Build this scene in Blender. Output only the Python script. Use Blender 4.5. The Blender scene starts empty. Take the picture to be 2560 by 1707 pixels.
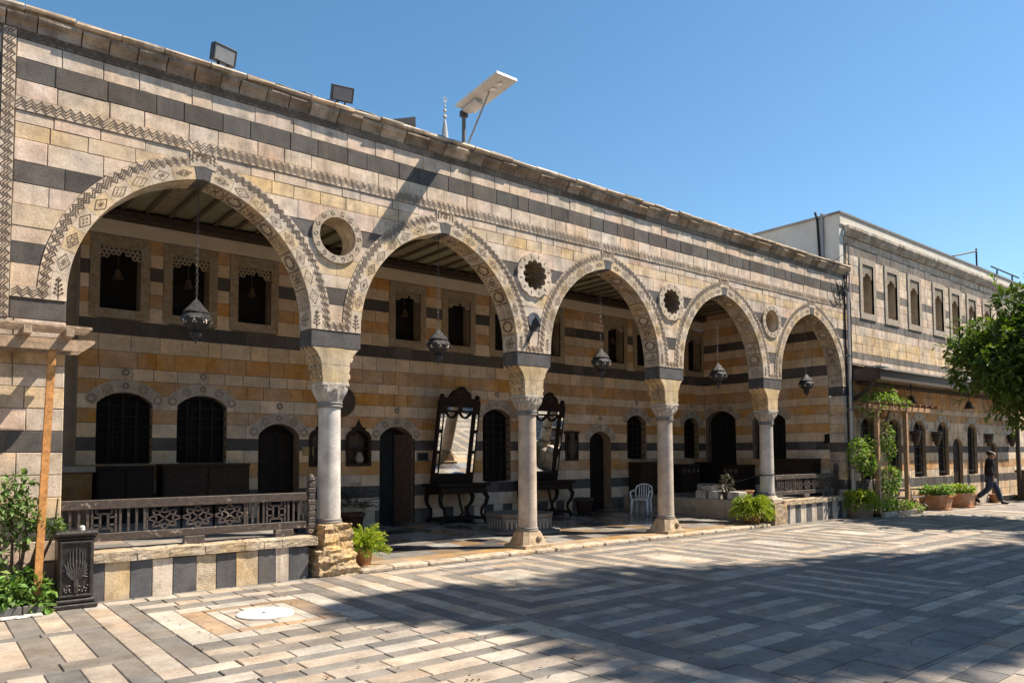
import bpy, math, random
from mathutils import Vector, Matrix
R = math.radians
rnd = random.Random(7)
S = bpy.context.scene
COL = S.collection

# ------------------------------------------------------------------ camera
CAM = Vector((0.0, -10.139, 1.722)); FPX = 1856.984; CYP = 1042.369
yaw, pit, rol = R(38.916), R(2.903), R(-0.242)
Fw = Vector((math.sin(yaw)*math.cos(pit), math.cos(yaw)*math.cos(pit), math.sin(pit)))
Rt = Vector((math.cos(yaw), -math.sin(yaw), 0)); Up = Rt.cross(Fw)
Rt2 = Rt*math.cos(rol)+Up*math.sin(rol); Up2 = -Rt*math.sin(rol)+Up*math.cos(rol)
cd = bpy.data.cameras.new('camera'); cam = bpy.data.objects.new('camera', cd); COL.objects.link(cam)
M3 = Matrix((Rt2, Up2, -Fw)).transposed()
cam.matrix_world = Matrix.Translation(CAM) @ M3.to_4x4()
cd.sensor_fit = 'HORIZONTAL'; cd.sensor_width = 36; cd.lens = FPX/2560*36
cd.shift_y = (CYP-853.5)/2560; cd.clip_start = .05; cd.clip_end = 2000
S.camera = cam
def px(p):
    d = Vector(p)-CAM; z = d.dot(Fw)
    return (1280+FPX*d.dot(Rt2)/z, CYP-FPX*d.dot(Up2)/z) if z > .1 else None
def seen_area(pts):
    q = [px(p) for p in pts]
    if any(a is None for a in q): return 0
    q = [(min(max(a[0], 0), 2560), min(max(a[1], 0), 1707)) for a in q]
    return abs(sum(q[i][0]*q[(i+1) % len(q)][1]-q[(i+1) % len(q)][0]*q[i][1] for i in range(len(q))))/2

# ------------------------------------------------------------------ sky, sun, exposure
SUN = Vector((2.0, -1.15, 3.2)).normalized()
W = bpy.data.worlds.new('World'); S.world = W; W.use_nodes = True
nt = W.node_tree; nt.nodes.clear()
sky = nt.nodes.new('ShaderNodeTexSky'); sky.sky_type = 'NISHITA'; sky.sun_disc = False
sky.sun_elevation = math.asin(SUN.z); sky.sun_rotation = math.atan2(SUN.x, SUN.y)
sky.altitude = 600; sky.air_density = 1.0; sky.dust_density = .4; sky.ozone_density = .8
bg = nt.nodes.new('ShaderNodeBackground'); bg.inputs[1].default_value = .087
wo = nt.nodes.new('ShaderNodeOutputWorld')
hsn = nt.nodes.new('ShaderNodeHueSaturation'); hsn.inputs['Hue'].default_value = .490; hsn.inputs['Saturation'].default_value = 1.2; hsn.inputs['Value'].default_value = 1.0
nt.links.new(sky.outputs[0], hsn.inputs['Color']); nt.links.new(hsn.outputs[0], bg.inputs[0]); nt.links.new(bg.outputs[0], wo.inputs[0])
sl = bpy.data.lights.new('sun', 'SUN'); sl.energy = 5.0; sl.angle = R(.53); sl.color = (1, .90, .755)
so = bpy.data.objects.new('sun', sl); COL.objects.link(so)
so.rotation_euler = (-SUN).to_track_quat('-Z', 'Y').to_euler(); so.location = SUN*60
S.view_settings.view_transform = 'Standard'; S.view_settings.look = 'None'
S.view_settings.exposure = 1.04; S.view_settings.gamma = 1; S.view_settings.use_curve_mapping = False

# ------------------------------------------------------------------ helpers
class MB:
    def __init__(s): s.v = []; s.f = []; s.m = []; s.t = []
    def add(s, vs, fs, m=0, t=(1, 1, 1)):
        o = len(s.v); s.v += [tuple(v) for v in vs]
        for f in fs: s.f.append([i+o for i in f]); s.m.append(m); s.t.append(t)
        return s
    def box(s, x0, x1, y0, y1, z0, z1, m=0, t=(1, 1, 1), b=0.):
        if x0 > x1: x0, x1 = x1, x0
        if y0 > y1: y0, y1 = y1, y0
        if z0 > z1: z0, z1 = z1, z0
        if b <= 0:
            v = [(x0,y0,z0),(x1,y0,z0),(x1,y1,z0),(x0,y1,z0),(x0,y0,z1),(x1,y0,z1),(x1,y1,z1),(x0,y1,z1)]
            return s.add(v, [(0,3,2,1),(4,5,6,7),(0,1,5,4),(1,2,6,5),(2,3,7,6),(3,0,4,7)], m, t)
        b = min(b, (x1-x0)*.4, (y1-y0)*.4, (z1-z0)*.4)
        v = []
        for z, ins in ((z0, b), (z0+b, 0), (z1-b, 0), (z1, b)):
            a, c, d, e = x0+ins, x1-ins, y0+ins, y1-ins
            k = b if ins == 0 else 0
            v += [(a+k,d,z),(c-k,d,z),(c,d+k,z),(c,e-k,z),(c-k,e,z),(a+k,e,z),(a,e-k,z),(a,d+k,z)]
        fs = [tuple(range(7,-1,-1)), tuple(range(24,32))]
        for r in range(3):
            for i in range(8): j = (i+1) % 8; fs.append((r*8+i, r*8+j, r*8+8+j, r*8+8+i))
        return s.add(v, fs, m, t)
    def bar(s, p, q, w, h, m=0, t=(1, 1, 1), up=(0, 0, 1)):
        p = Vector(p); q = Vector(q); d = (q-p).normalized(); u = Vector(up)
        a = d.cross(u)
        if a.length < 1e-4: a = d.cross(Vector((0, 1, 0)))
        a.normalize(); b = a.cross(d).normalized(); a = a*w/2; b = b*h/2
        v = [p-a-b,p+a-b,p+a+b,p-a+b,q-a-b,q+a-b,q+a+b,q-a+b]
        return s.add(v, [(0,1,2,3),(7,6,5,4),(0,4,5,1),(1,5,6,2),(2,6,7,3),(3,7,4,0)], m, t)
    def tube(s, pts, r, n=8, m=0, t=(1, 1, 1), cap=True):
        pts = [Vector(p) for p in pts]; rs = r if isinstance(r, (list, tuple)) else [r]*len(pts)
        vs = []; pa = None
        for i, p in enumerate(pts):
            d = (pts[min(i+1, len(pts)-1)]-pts[max(i-1, 0)]).normalized()
            if pa is None: pa = d.orthogonal().normalized()
            a = (pa-d*pa.dot(d)); a = a.normalized() if a.length > 1e-5 else d.orthogonal().normalized(); pa = a
            b = d.cross(a)
            for k in range(n):
                an = 2*math.pi*k/n; vs.append(p+(a*math.cos(an)+b*math.sin(an))*rs[i])
        fs = []
        for i in range(len(pts)-1):
            for k in range(n): l = (k+1) % n; fs.append((i*n+k, i*n+l, i*n+n+l, i*n+n+k))
        if cap: fs += [tuple(range(n-1,-1,-1)), tuple(range((len(pts)-1)*n, len(pts)*n))]
        return s.add(vs, fs, m, t)
    def lathe(s, prof, c=(0, 0, 0), n=20, m=0, t=(1, 1, 1), lob=None, cap=True):
        vs = []; c = Vector(c)
        for r, z in prof:
            for k in range(n):
                an = 2*math.pi*(k+.5)/n; rr = r*(1 if not lob else lob(an, z))
                vs.append((c.x+rr*math.cos(an), c.y+rr*math.sin(an), c.z+z))
        fs = []
        for i in range(len(prof)-1):
            for k in range(n): l = (k+1) % n; fs.append((i*n+k, i*n+l, i*n+n+l, i*n+n+k))
        if cap: fs += [tuple(range(n-1,-1,-1)), tuple(range((len(prof)-1)*n, len(prof)*n))]
        return s.add(vs, fs, m, t)
    def prism(s, P, poly, d1, d0, m=0, t=(1, 1, 1), ch=0, back=False):
        # poly CCW as seen by the viewer of plane map P(u,v,d); d1 the viewer's side
        n = len(poly)
        if ch and n == 4:
            cu = sum(a for a, b in poly)/4; cv = sum(b for a, b in poly)/4
            ins = [(a-math.copysign(min(ch, abs(a-cu)*.4), a-cu), b-math.copysign(min(ch, abs(b-cv)*.4), b-cv)) for a, b in poly]
            vs = [P(a, b, d1) for a, b in ins]+[P(a, b, d1-ch*.9) for a, b in poly]+[P(a, b, d0) for a, b in poly]
            fs = [tuple(range(4))]
            for r in (0, 4):
                for i in range(4): j = (i+1) % 4; fs.append((r+i, r+4+i, r+4+j, r+j))
        else:
            vs = [P(a, b, d1) for a, b in poly]+[P(a, b, d0) for a, b in poly]
            fs = [tuple(range(n))]+[(i, n+i, n+(i+1) % n, (i+1) % n) for i in range(n)]
        if back: o = len(vs)-n; fs.append(tuple(range(o+n-1, o-1, -1)))
        return s.add(vs, fs, m, t)
    def ring(s, P, c, r1, r0, d1, d0, n=24, m=0, t=(1, 1, 1)):
        a = [(c[0]+r1*math.cos(2*math.pi*k/n), c[1]+r1*math.sin(2*math.pi*k/n)) for k in range(n)]
        b = [(c[0]+r0*math.cos(2*math.pi*k/n), c[1]+r0*math.sin(2*math.pi*k/n)) for k in range(n)]
        vs = [P(*q, d1) for q in a]+[P(*q, d1) for q in b]+[P(*q, d0) for q in a]+[P(*q, d0) for q in b]
        fs = []
        for k in range(n):
            l = (k+1) % n; fs += [(k, l, n+l, n+k), (k, 2*n+k, 2*n+l, l), (n+k, n+l, 3*n+l, 3*n+k)]
        return s.add(vs, fs, m, t)
    def line(s, P, p, q, w, d, m=0, t=(1, 1, 1)):
        # flat inlaid strip from p to q in the plane map, 3 mm thick
        dx, dy = q[0]-p[0], q[1]-p[1]; L = math.hypot(dx, dy) or 1e-6; nx, ny = -dy/L*w/2, dx/L*w/2
        ex, ey = dx/L*w*.3, dy/L*w*.3
        poly = [(p[0]-nx-ex, p[1]-ny-ey), (q[0]-nx+ex, q[1]-ny+ey), (q[0]+nx+ex, q[1]+ny+ey), (p[0]+nx-ex, p[1]+ny-ey)]
        return s.add([P(a, b, d) for a, b in poly], [(0, 1, 2, 3)], m, t)
    def dot(s, P, c, r, d, n=8, m=0, t=(1, 1, 1)):
        return s.add([P(c[0]+r*math.cos(6.2832*k/n), c[1]+r*math.sin(6.2832*k/n), d) for k in range(n)], [tuple(range(n))], m, t)
    def build(s, name, mats, parent=None, smooth=False, origin=None):
        if not isinstance(mats, (list, tuple)): mats = [mats]
        off = Vector(origin) if origin is not None else (Vector(parent['_o']) if parent is not None and '_o' in parent else Vector((0, 0, 0)))
        me = bpy.data.meshes.new(name)
        me.from_pydata([(v[0]-off.x, v[1]-off.y, v[2]-off.z) for v in s.v], [], s.f)
        for m in mats: me.materials.append(m)
        me.polygons.foreach_set('material_index', s.m)
        ca = me.color_attributes.new('tint', 'FLOAT_COLOR', 'CORNER')
        buf = []
        for f, t in zip(s.f, s.t): buf += [t[0], t[1], t[2], 1.]*len(f)
        ca.data.foreach_set('color', buf)
        if smooth: me.polygons.foreach_set('use_smooth', [True]*len(s.f))
        me.update()
        o = bpy.data.objects.new(name, me); COL.objects.link(o)
        if parent is not None:
            o.parent = parent
            po = Vector(parent['_o']) if '_o' in parent else Vector((0, 0, 0))
            o.location = off-po
        else: o.location = off
        o['_o'] = tuple(off)
        return o
def thing(name, label, cat, loc=(0, 0, 0), group=None):
    o = bpy.data.objects.new(name, None); COL.objects.link(o); o.location = loc; o['_o'] = tuple(loc)
    o.empty_display_size = .2
    return tag(o, label, cat, group)
def tag(o, label, cat, group=None):
    o['label'] = label; o['category'] = cat
    if group: o['group'] = group
    return o
def struct(o): o['kind'] = 'structure'; return o
def copy_tree(o, delta, parent=None):
    c = o.copy(); COL.objects.link(c); c.parent = parent
    if parent is None: c.location = Vector(o.location)+Vector(delta)
    for ch in list(o.children): copy_tree(ch, delta, c)
    return c
def jit(c, v=.08, rr=None):
    r_ = rr or rnd; k = 1+r_.uniform(-v, v); h = r_.uniform(-v*.25, v*.25)
    return (c[0]*k*(1+h), c[1]*k, c[2]*k*(1-h))
def FAC(u, v, d): return (u, -d, v)
def plane_y(y): return lambda u, v, d: (u, y-d, v)
def plane_xl(x): return lambda u, v, d: (x-d, -u, v)      # faces -x, u = -y
def GRD(u, v, d): return (u, v, d)

# ------------------------------------------------------------------ materials
def mat(name):
    m = bpy.data.materials.new(name); m.use_nodes = True
    n = m.node_tree; b = n.nodes['Principled BSDF']; return m, n, b
def nd(n, t, **k):
    o = n.nodes.new(t)
    for a, v in k.items():
        if a.startswith('i_'): o.inputs[int(a[2:])].default_value = v
        else: setattr(o, a, v)
    return o
def stone_mat(name, rough=.85, mott=.28, scale=5., pit=.35, bump=.25, stain=0., tintmix=1., spec=.3, streak=0., patch=0., dark=(.10,.08,.065)):
    m, n, b = mat(name); L = n.links.new
    at = nd(n, 'ShaderNodeAttribute', attribute_name='tint')
    geo = nd(n, 'ShaderNodeNewGeometry')
    n1 = nd(n, 'ShaderNodeTexNoise'); n1.inputs['Scale'].default_value = scale; n1.inputs['Detail'].default_value = 8; n1.inputs['Roughness'].default_value = .62
    L(geo.outputs['Position'], n1.inputs['Vector'])
    r1 = nd(n, 'ShaderNodeMapRange'); r1.inputs[1].default_value = .3; r1.inputs[2].default_value = .72; r1.inputs[3].default_value = 1-mott; r1.inputs[4].default_value = 1+mott*.55
    L(n1.outputs['Fac'], r1.inputs[0])
    n2 = nd(n, 'ShaderNodeTexNoise'); n2.inputs['Scale'].default_value = scale*9; n2.inputs['Detail'].default_value = 5; n2.inputs['Roughness'].default_value = .7
    L(geo.outputs['Position'], n2.inputs['Vector'])
    r2 = nd(n, 'ShaderNodeMapRange'); r2.inputs[1].default_value = .28; r2.inputs[2].default_value = .5; r2.inputs[3].default_value = 1-pit; r2.inputs[4].default_value = 1
    L(n2.outputs['Fac'], r2.inputs[0])
    mu = nd(n, 'ShaderNodeMath', operation='MULTIPLY'); L(r1.outputs[0], mu.inputs[0]); L(r2.outputs[0], mu.inputs[1])
    vm = nd(n, 'ShaderNodeVectorMath', operation='SCALE'); L(at.outputs['Color'], vm.inputs[0]); L(mu.outputs[0], vm.inputs['Scale'])
    out = vm.outputs[0]
    # slow hue drift between warm and grey
    n3 = nd(n, 'ShaderNodeTexNoise'); n3.inputs['Scale'].default_value = scale*.35; n3.inputs['Detail'].default_value = 4
    L(geo.outputs['Position'], n3.inputs['Vector'])
    hs = nd(n, 'ShaderNodeHueSaturation'); r3 = nd(n, 'ShaderNodeMapRange'); r3.inputs[1].default_value = .3; r3.inputs[2].default_value = .7; r3.inputs[3].default_value = .72; r3.inputs[4].default_value = 1.2
    L(n3.outputs['Fac'], r3.inputs[0]); L(r3.outputs[0], hs.inputs['Saturation']); L(out, hs.inputs['Color']); out = hs.outputs[0]
    if stain > 0:
        n4 = nd(n, 'ShaderNodeTexNoise'); n4.inputs['Scale'].default_value = 1.6; n4.inputs['Detail'].default_value = 9; n4.inputs['Roughness'].default_value = .68
        mp = nd(n, 'ShaderNodeMapping'); mp.inputs['Scale'].default_value = (1.5, 1.5, .55); L(geo.outputs['Position'], mp.inputs[0]); L(mp.outputs[0], n4.inputs['Vector'])
        r4 = nd(n, 'ShaderNodeMapRange'); r4.inputs[1].default_value = .52; r4.inputs[2].default_value = .72; r4.inputs[3].default_value = 0; r4.inputs[4].default_value = stain
        L(n4.outputs['Fac'], r4.inputs[0])
        mx = nd(n, 'ShaderNodeMixRGB'); mx.inputs[2].default_value = (*dark, 1)
        L(r4.outputs[0], mx.inputs[0]); L(out, mx.inputs[1]); out = mx.outputs[0]
    if streak > 0:          # rain-washed soot running down across the courses
        mp2 = nd(n, 'ShaderNodeMapping'); mp2.inputs['Scale'].default_value = (5.5, 5.5, .42); L(geo.outputs['Position'], mp2.inputs[0])
        n5 = nd(n, 'ShaderNodeTexNoise'); n5.inputs['Scale'].default_value = 1.; n5.inputs['Detail'].default_value = 7; n5.inputs['Roughness'].default_value = .62; n5.inputs['Distortion'].default_value = .35; L(mp2.outputs[0], n5.inputs['Vector'])
        r5_ = nd(n, 'ShaderNodeMapRange'); r5_.inputs[1].default_value = .54; r5_.inputs[2].default_value = .74; r5_.inputs[3].default_value = 0; r5_.inputs[4].default_value = streak
        L(n5.outputs['Fac'], r5_.inputs[0]); mx2 = nd(n, 'ShaderNodeMixRGB'); mx2.inputs[2].default_value = (.17, .135, .105, 1); L(r5_.outputs[0], mx2.inputs[0]); L(out, mx2.inputs[1]); out = mx2.outputs[0]
    if patch > 0:           # broad worn and soiled areas
        n6 = nd(n, 'ShaderNodeTexNoise'); n6.inputs['Scale'].default_value = .55; n6.inputs['Detail'].default_value = 5; n6.inputs['Roughness'].default_value = .6; L(geo.outputs['Position'], n6.inputs['Vector'])
        r6 = nd(n, 'ShaderNodeMapRange'); r6.inputs[1].default_value = .35; r6.inputs[2].default_value = .65; r6.inputs[3].default_value = 1-patch; r6.inputs[4].default_value = 1+patch*.6
        L(n6.outputs['Fac'], r6.inputs[0]); vm6 = nd(n, 'ShaderNodeVectorMath', operation='SCALE'); L(out, vm6.inputs[0]); L(r6.outputs[0], vm6.inputs['Scale']); out = vm6.outputs[0]
    L(out, b.inputs['Base Color'])
    b.inputs['Roughness'].default_value = rough; b.inputs['Specular IOR Level'].default_value = spec
    bp = nd(n, 'ShaderNodeBump'); bp.inputs['Strength'].default_value = bump; bp.inputs['Distance'].default_value = .02
    ad = nd(n, 'ShaderNodeMath', operation='ADD'); L(n2.outputs['Fac'], ad.inputs[0]); L(n1.outputs['Fac'], ad.inputs[1])
    L(ad.outputs[0], bp.inputs['Height']); L(bp.outputs[0], b.inputs['Normal'])
    return m
def plain(name, col, rough=.6, metal=0., var=.2, scale=8., bump=.1, tinted=False, spec=.4):
    m, n, b = mat(name); L = n.links.new
    geo = nd(n, 'ShaderNodeNewGeometry')
    n1 = nd(n, 'ShaderNodeTexNoise'); n1.inputs['Scale'].default_value = scale; n1.inputs['Detail'].default_value = 6; n1.inputs['Roughness'].default_value = .6
    L(geo.outputs['Position'], n1.inputs['Vector'])
    r1 = nd(n, 'ShaderNodeMapRange'); r1.inputs[1].default_value = .3; r1.inputs[2].default_value = .7; r1.inputs[3].default_value = 1-var; r1.inputs[4].default_value = 1+var
    L(n1.outputs['Fac'], r1.inputs[0])
    vm = nd(n, 'ShaderNodeVectorMath', operation='SCALE'); L(r1.outputs[0], vm.inputs['Scale'])
    if tinted:
        at = nd(n, 'ShaderNodeAttribute', attribute_name='tint'); L(at.outputs['Color'], vm.inputs[0])
    else: vm.inputs[0].default_value = col
    L(vm.outputs[0], b.inputs['Base Color'])
    b.inputs['Roughness'].default_value = rough; b.inputs['Metallic'].default_value = metal; b.inputs['Specular IOR Level'].default_value = spec
    if bump:
        bp = nd(n, 'ShaderNodeBump'); bp.inputs['Strength'].default_value = bump; bp.inputs['Distance'].default_value = .02
        L(n1.outputs['Fac'], bp.inputs['Height']); L(bp.outputs[0], b.inputs['Normal'])
    return m
def wood_mat(name, rough=.6, grain=.35, scale=1., chip=0.):
    m, n, b = mat(name); L = n.links.new
    at = nd(n, 'ShaderNodeAttribute', attribute_name='tint'); geo = nd(n, 'ShaderNodeNewGeometry')
    mp = nd(n, 'ShaderNodeMapping'); mp.inputs['Scale'].default_value = (6*scale, 6*scale, 6*scale)
    L(geo.outputs['Position'], mp.inputs[0])
    n1 = nd(n, 'ShaderNodeTexNoise'); n1.inputs['Scale'].default_value = 3; n1.inputs['Detail'].default_value = 8; n1.inputs['Distortion'].default_value = .6
    L(mp.outputs[0], n1.inputs['Vector'])
    r1 = nd(n, 'ShaderNodeMapRange'); r1.inputs[1].default_value = .3; r1.inputs[2].default_value = .7; r1.inputs[3].default_value = 1-grain; r1.inputs[4].default_value = 1+grain
    L(n1.outputs['Fac'], r1.inputs[0])
    vm = nd(n, 'ShaderNodeVectorMath', operation='SCALE'); L(at.outputs['Color'], vm.inputs[0]); L(r1.outputs[0], vm.inputs['Scale'])
    out = vm.outputs[0]
    if chip:
        n2 = nd(n, 'ShaderNodeTexNoise'); n2.inputs['Scale'].default_value = 9; n2.inputs['Detail'].default_value = 7; n2.inputs['Roughness'].default_value = .7
        L(geo.outputs['Position'], n2.inputs['Vector'])
        r2 = nd(n, 'ShaderNodeMapRange'); r2.inputs[1].default_value = .60; r2.inputs[2].default_value = .63; r2.inputs[3].default_value = 0; r2.inputs[4].default_value = chip
        L(n2.outputs['Fac'], r2.inputs[0])
        mx = nd(n, 'ShaderNodeMixRGB'); mx.inputs[2].default_value = (.30, .24, .19, 1); L(r2.outputs[0], mx.inputs[0]); L(out, mx.inputs[1]); out = mx.outputs[0]
    L(out, b.inputs['Base Color']); b.inputs['Roughness'].default_value = rough; b.inputs['Specular IOR Level'].default_value = .35
    bp = nd(n, 'ShaderNodeBump'); bp.inputs['Strength'].default_value = .2; bp.inputs['Distance'].default_value = .01
    L(n1.outputs['Fac'], bp.inputs['Height']); L(bp.outputs[0], b.inputs['Normal'])
    return m
def leaf_mat(name, rough=.5, trans=.3):
    m, n, b = mat(name); L = n.links.new
    at = nd(n, 'ShaderNodeAttribute', attribute_name='tint')
    L(at.outputs['Color'], b.inputs['Base Color']); b.inputs['Roughness'].default_value = rough; b.inputs['Specular IOR Level'].default_value = .35
    tr = nd(n, 'ShaderNodeBsdfTranslucent'); hs = nd(n, 'ShaderNodeHueSaturation'); hs.inputs['Value'].default_value = 1.5; hs.inputs['Saturation'].default_value = 1.1
    L(at.outputs['Color'], hs.inputs['Color']); L(hs.outputs[0], tr.inputs[0])
    mx = nd(n, 'ShaderNodeMixShader'); mx.inputs[0].default_value = trans
    L(b.outputs[0], mx.inputs[1]); L(tr.outputs[0], mx.inputs[2]); L(mx.outputs[0], n.nodes['Material Output'].inputs[0])
    return m
MS = stone_mat('limestone', stain=.62, mott=.42, scale=4.2, pit=.36, streak=.55, patch=.12)
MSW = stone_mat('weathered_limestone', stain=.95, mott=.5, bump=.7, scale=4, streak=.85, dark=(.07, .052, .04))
MIN = stone_mat('interior_ashlar', mott=.26, bump=.15, scale=4)
MPV = stone_mat('paving', rough=.7, mott=.34, scale=3.2, pit=.38, bump=.26, stain=.45, spec=.35, patch=.22, dark=(.085,.07,.058))
MRK = stone_mat('rough_rock', mott=.45, scale=7, pit=.6, bump=1.0, stain=.35)
MCV = stone_mat('carved_stone', mott=.35, scale=16, pit=.75, bump=1.0)
MMB = stone_mat('marble_shaft', rough=.6, mott=.34, scale=3.5, pit=.3, bump=.12, stain=.6, spec=.3, dark=(.24,.20,.165))
MFL = stone_mat('polished_floor', rough=.22, mott=.3, scale=3, pit=.2, bump=.04, spec=.5)
MPL = stone_mat('plaster', rough=.9, mott=.14, scale=2, pit=.08, bump=.06, stain=.22)
MOR = plain('mortar', (.20, .165, .135), .95, var=.3)
MINL = plain('dark_inlay', (.115, .075, .047), .8, var=.35, scale=30)
MWD = wood_mat('wood'); MWDC = wood_mat('chipped_wood', chip=.9, rough=.55)
MIRON = plain('black_iron', (.018, .018, .02), .5, .6, .3, 12)
MMET = plain('grey_metal', (.20, .20, .21), .45, .8, .3, 20)
MLAN = stone_mat('lantern_metal', rough=.45, mott=.6, scale=24, pit=.9, bump=1., spec=.5)
for _m in (MLAN,): _m.node_tree.nodes['Principled BSDF'].inputs['Metallic'].default_value = .75
MBLK = plain('black_void_panel', (.006, .005, .005), .7, var=.3)
MDOOR = wood_mat('dark_door_wood', rough=.6); MDOOR.node_tree.nodes['Principled BSDF'].inputs['Specular IOR Level'].default_value = .12
MTER = stone_mat('terracotta', mott=.3, scale=8, pit=.25, bump=.15, stain=.3, dark=(.3,.22,.16))
MLEAF = leaf_mat('leaf'); MBARK = stone_mat('bark', mott=.5, scale=10, pit=.6, bump=.8)
MWHT = plain('white_plastic', (.75, .75, .74), .45, var=.05)
MPNT = plain('painted', (.5, .5, .5), .5, tinted=True, var=.12)
mm, n_, b_ = mat('mirror_glass'); b_.inputs['Metallic'].default_value = 1; b_.inputs['Roughness'].default_value = .02; b_.inputs['Base Color'].default_value = (.85, .85, .83, 1); MMIR = mm
mm, n_, b_ = mat('dark_glass'); b_.inputs['Base Color'].default_value = (.010, .008, .007, 1); b_.inputs['Roughness'].default_value = .35; b_.inputs['Specular IOR Level'].default_value = .08; MGLS = mm

CREAM = (.68, .52, .385); PINK = (.65, .48, .37); YEL = (.68, .485, .275); TAN = (.59, .325, .14); BAS = (.104, .090, .081); GREYW = (.64, .52, .40)
ICR = (.74, .545, .365)
def tone(k, r_=rnd):
    if k == 'c':
        b = r_.choice([CREAM, CREAM, PINK, GREYW, (.65, .51, .385)]); return jit(b, .065, r_)
    if k == 'y':
        b = r_.choice([YEL, YEL, (.67, .49, .30), (.66, .50, .335)]); return jit(b, .08, r_)
    if k == 'd': return jit(BAS, .26, r_)
    if k == 'e': return jit((.19, .165, .145), .2, r_)      # the paler basalt of the right wing
    if k == 't': return jit(r_.choice([TAN, TAN, (.57, .32, .14), (.60, .345, .155)]), .09, r_)
    if k == 'i': return jit(r_.choice([ICR, ICR, (.68, .51, .35), (.71, .54, .37)]), .12, r_)
    return jit(CREAM)

# ------------------------------------------------------------------ coursed masonry
def coursed(courses, u0, u1, holes, bl=.45, gap=.0028, samp=9, r_=rnd):
    """courses (v0,v1,kind); holes (uc, hw(v)) -> list of (poly, kind, colour)"""
    out = []
    for v0, v1, kind in courses:
        vs = [v0+gap+(v1-v0-2*gap)*i/(samp-1) for i in range(samp)]
        hs = sorted([(uc, [max(0, f(v)) for v in vs]) for uc, f in holes if any(f(v) > 0 for v in vs) and u0-2.2 < uc < u1+2.2], key=lambda h: h[0])
        edges = [(None, None)]+hs+[(None, None)]
        for k in range(len(edges)-1):
            a, b = edges[k], edges[k+1]
            Lf = [u0]*samp if a[0] is None else [a[0]+w for w in a[1]]
            Rf = [u1]*samp if b[0] is None else [b[0]-w for w in b[1]]
            lo, hi = max(u0, min(Lf)), min(u1, max(Rf))
            if hi-lo < .02: continue
            n = max(1, round((hi-lo)/bl)); js = [lo]+[lo+(hi-lo)*(i+r_.uniform(-.26, .26))/n for i in range(1, n)]+[hi]
            for i in range(n):
                l = [max(js[i]+gap, q+gap, u0) for q in Lf]; r = [min(js[i+1]-gap, q-gap, u1) for q in Rf]
                ok = [j for j in range(samp) if r[j]-l[j] > .012]
                if not ok: continue
                if len(ok) == samp and max(l)-min(l) < .002 and max(r)-min(r) < .002:
                    jj = lambda: r_.uniform(0, .004)
                    poly = [(l[0]+jj(), vs[0]+jj()*.6), (r[0]-jj(), vs[0]+jj()*.6), (r[-1]-jj(), vs[-1]-jj()*.6), (l[-1]+jj(), vs[-1]-jj()*.6)]
                else:
                    if len(ok) < 2: continue
                    ok = list(range(min(ok), max(ok)+1))
                    poly = [(l[j], vs[j]) for j in ok][::-1]+[(max(r[j], l[j]+.004), vs[j]) for j in ok]
                out.append((poly, kind, tone(kind, r_)))
    return out
def emit_stones(parent, P, stones, m, nmax=300, name='stone', rough=.004, ch=.005, depth=.06):
    ar = sorted(range(len(stones)), key=lambda i: -seen_area([P(a, b, 0) for a, b in stones[i][0]]))
    big = set(ar[:nmax]); rest = MB(); nr = 0
    for i, (poly, kind, c) in enumerate(stones):
        d = rnd.uniform(-rough, rough)
        tgt = MB() if i in big else rest
        tgt.prism(P, poly, d, -depth, 0, c, ch if len(poly) == 4 else 0)
        if i in big:
            cu = sum(a for a, b in poly)/len(poly); cv = sum(b for a, b in poly)/len(poly)
            tgt.build(name, m, parent, origin=P(cu, cv, 0))
        else: nr += 1
    if nr:
        o = rest.build(name+'work', m, parent); o['kind'] = 'stuff'
def core_wall(mb, P, v0, v1, u0, u1, holes, d, dz=.05, m=0, t=(1, 1, 1), flip=False):
    n = int(math.ceil((v1-v0)/dz)); dz = (v1-v0)/n
    for i in range(n):
        za, zb = v0+i*dz, v0+(i+1)*dz; zm = (za+zb)/2
        hs = sorted([(uc-f(zm), uc+f(zm)) for uc, f in holes if f(zm) > 0])
        x = u0
        for a, b in hs+[(u1, u1)]:
            a = min(max(a, u0), u1); 
            if a-x > .001:
                vs = [P(x, za, d), P(a, za, d), P(a, zb, d), P(x, zb, d)]
                mb.add(vs, [(3, 2, 1, 0) if flip else (0, 1, 2, 3)], m, t)
            x = max(x, b)
def rect_hole(a, b, z0, z1): return ((a+b)/2, lambda v, h=(b-a)/2, z0=z0, z1=z1: h if z0 < v < z1 else 0)
def arch_hole(uc, hw, z0, zs, za, ex=0.):
    h = za-zs; Rr = (hw*hw+h*h)/(2*h)
    def f(v):
        if v < z0-ex or v > za+ex: return 0
        if v <= zs: return hw+ex
        q = (Rr+ex)**2-(v-(za-Rr))**2
        return max(0, min(hw+ex, math.sqrt(q) if q > 0 else 0))
    return (uc, f)
def arch_pts(uc, hw, zs, za, n=12, ex=0.):
    h = za-zs; Rr = (hw*hw+h*h)/(2*h); a0 = math.asin(min(1, hw/Rr)); zc = za-Rr
    return [(uc+(Rr+ex)*math.sin(a0-2*a0*i/n), zc+(Rr+ex)*math.cos(a0-2*a0*i/n)) for i in range(n+1)]   # right -> left
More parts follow.
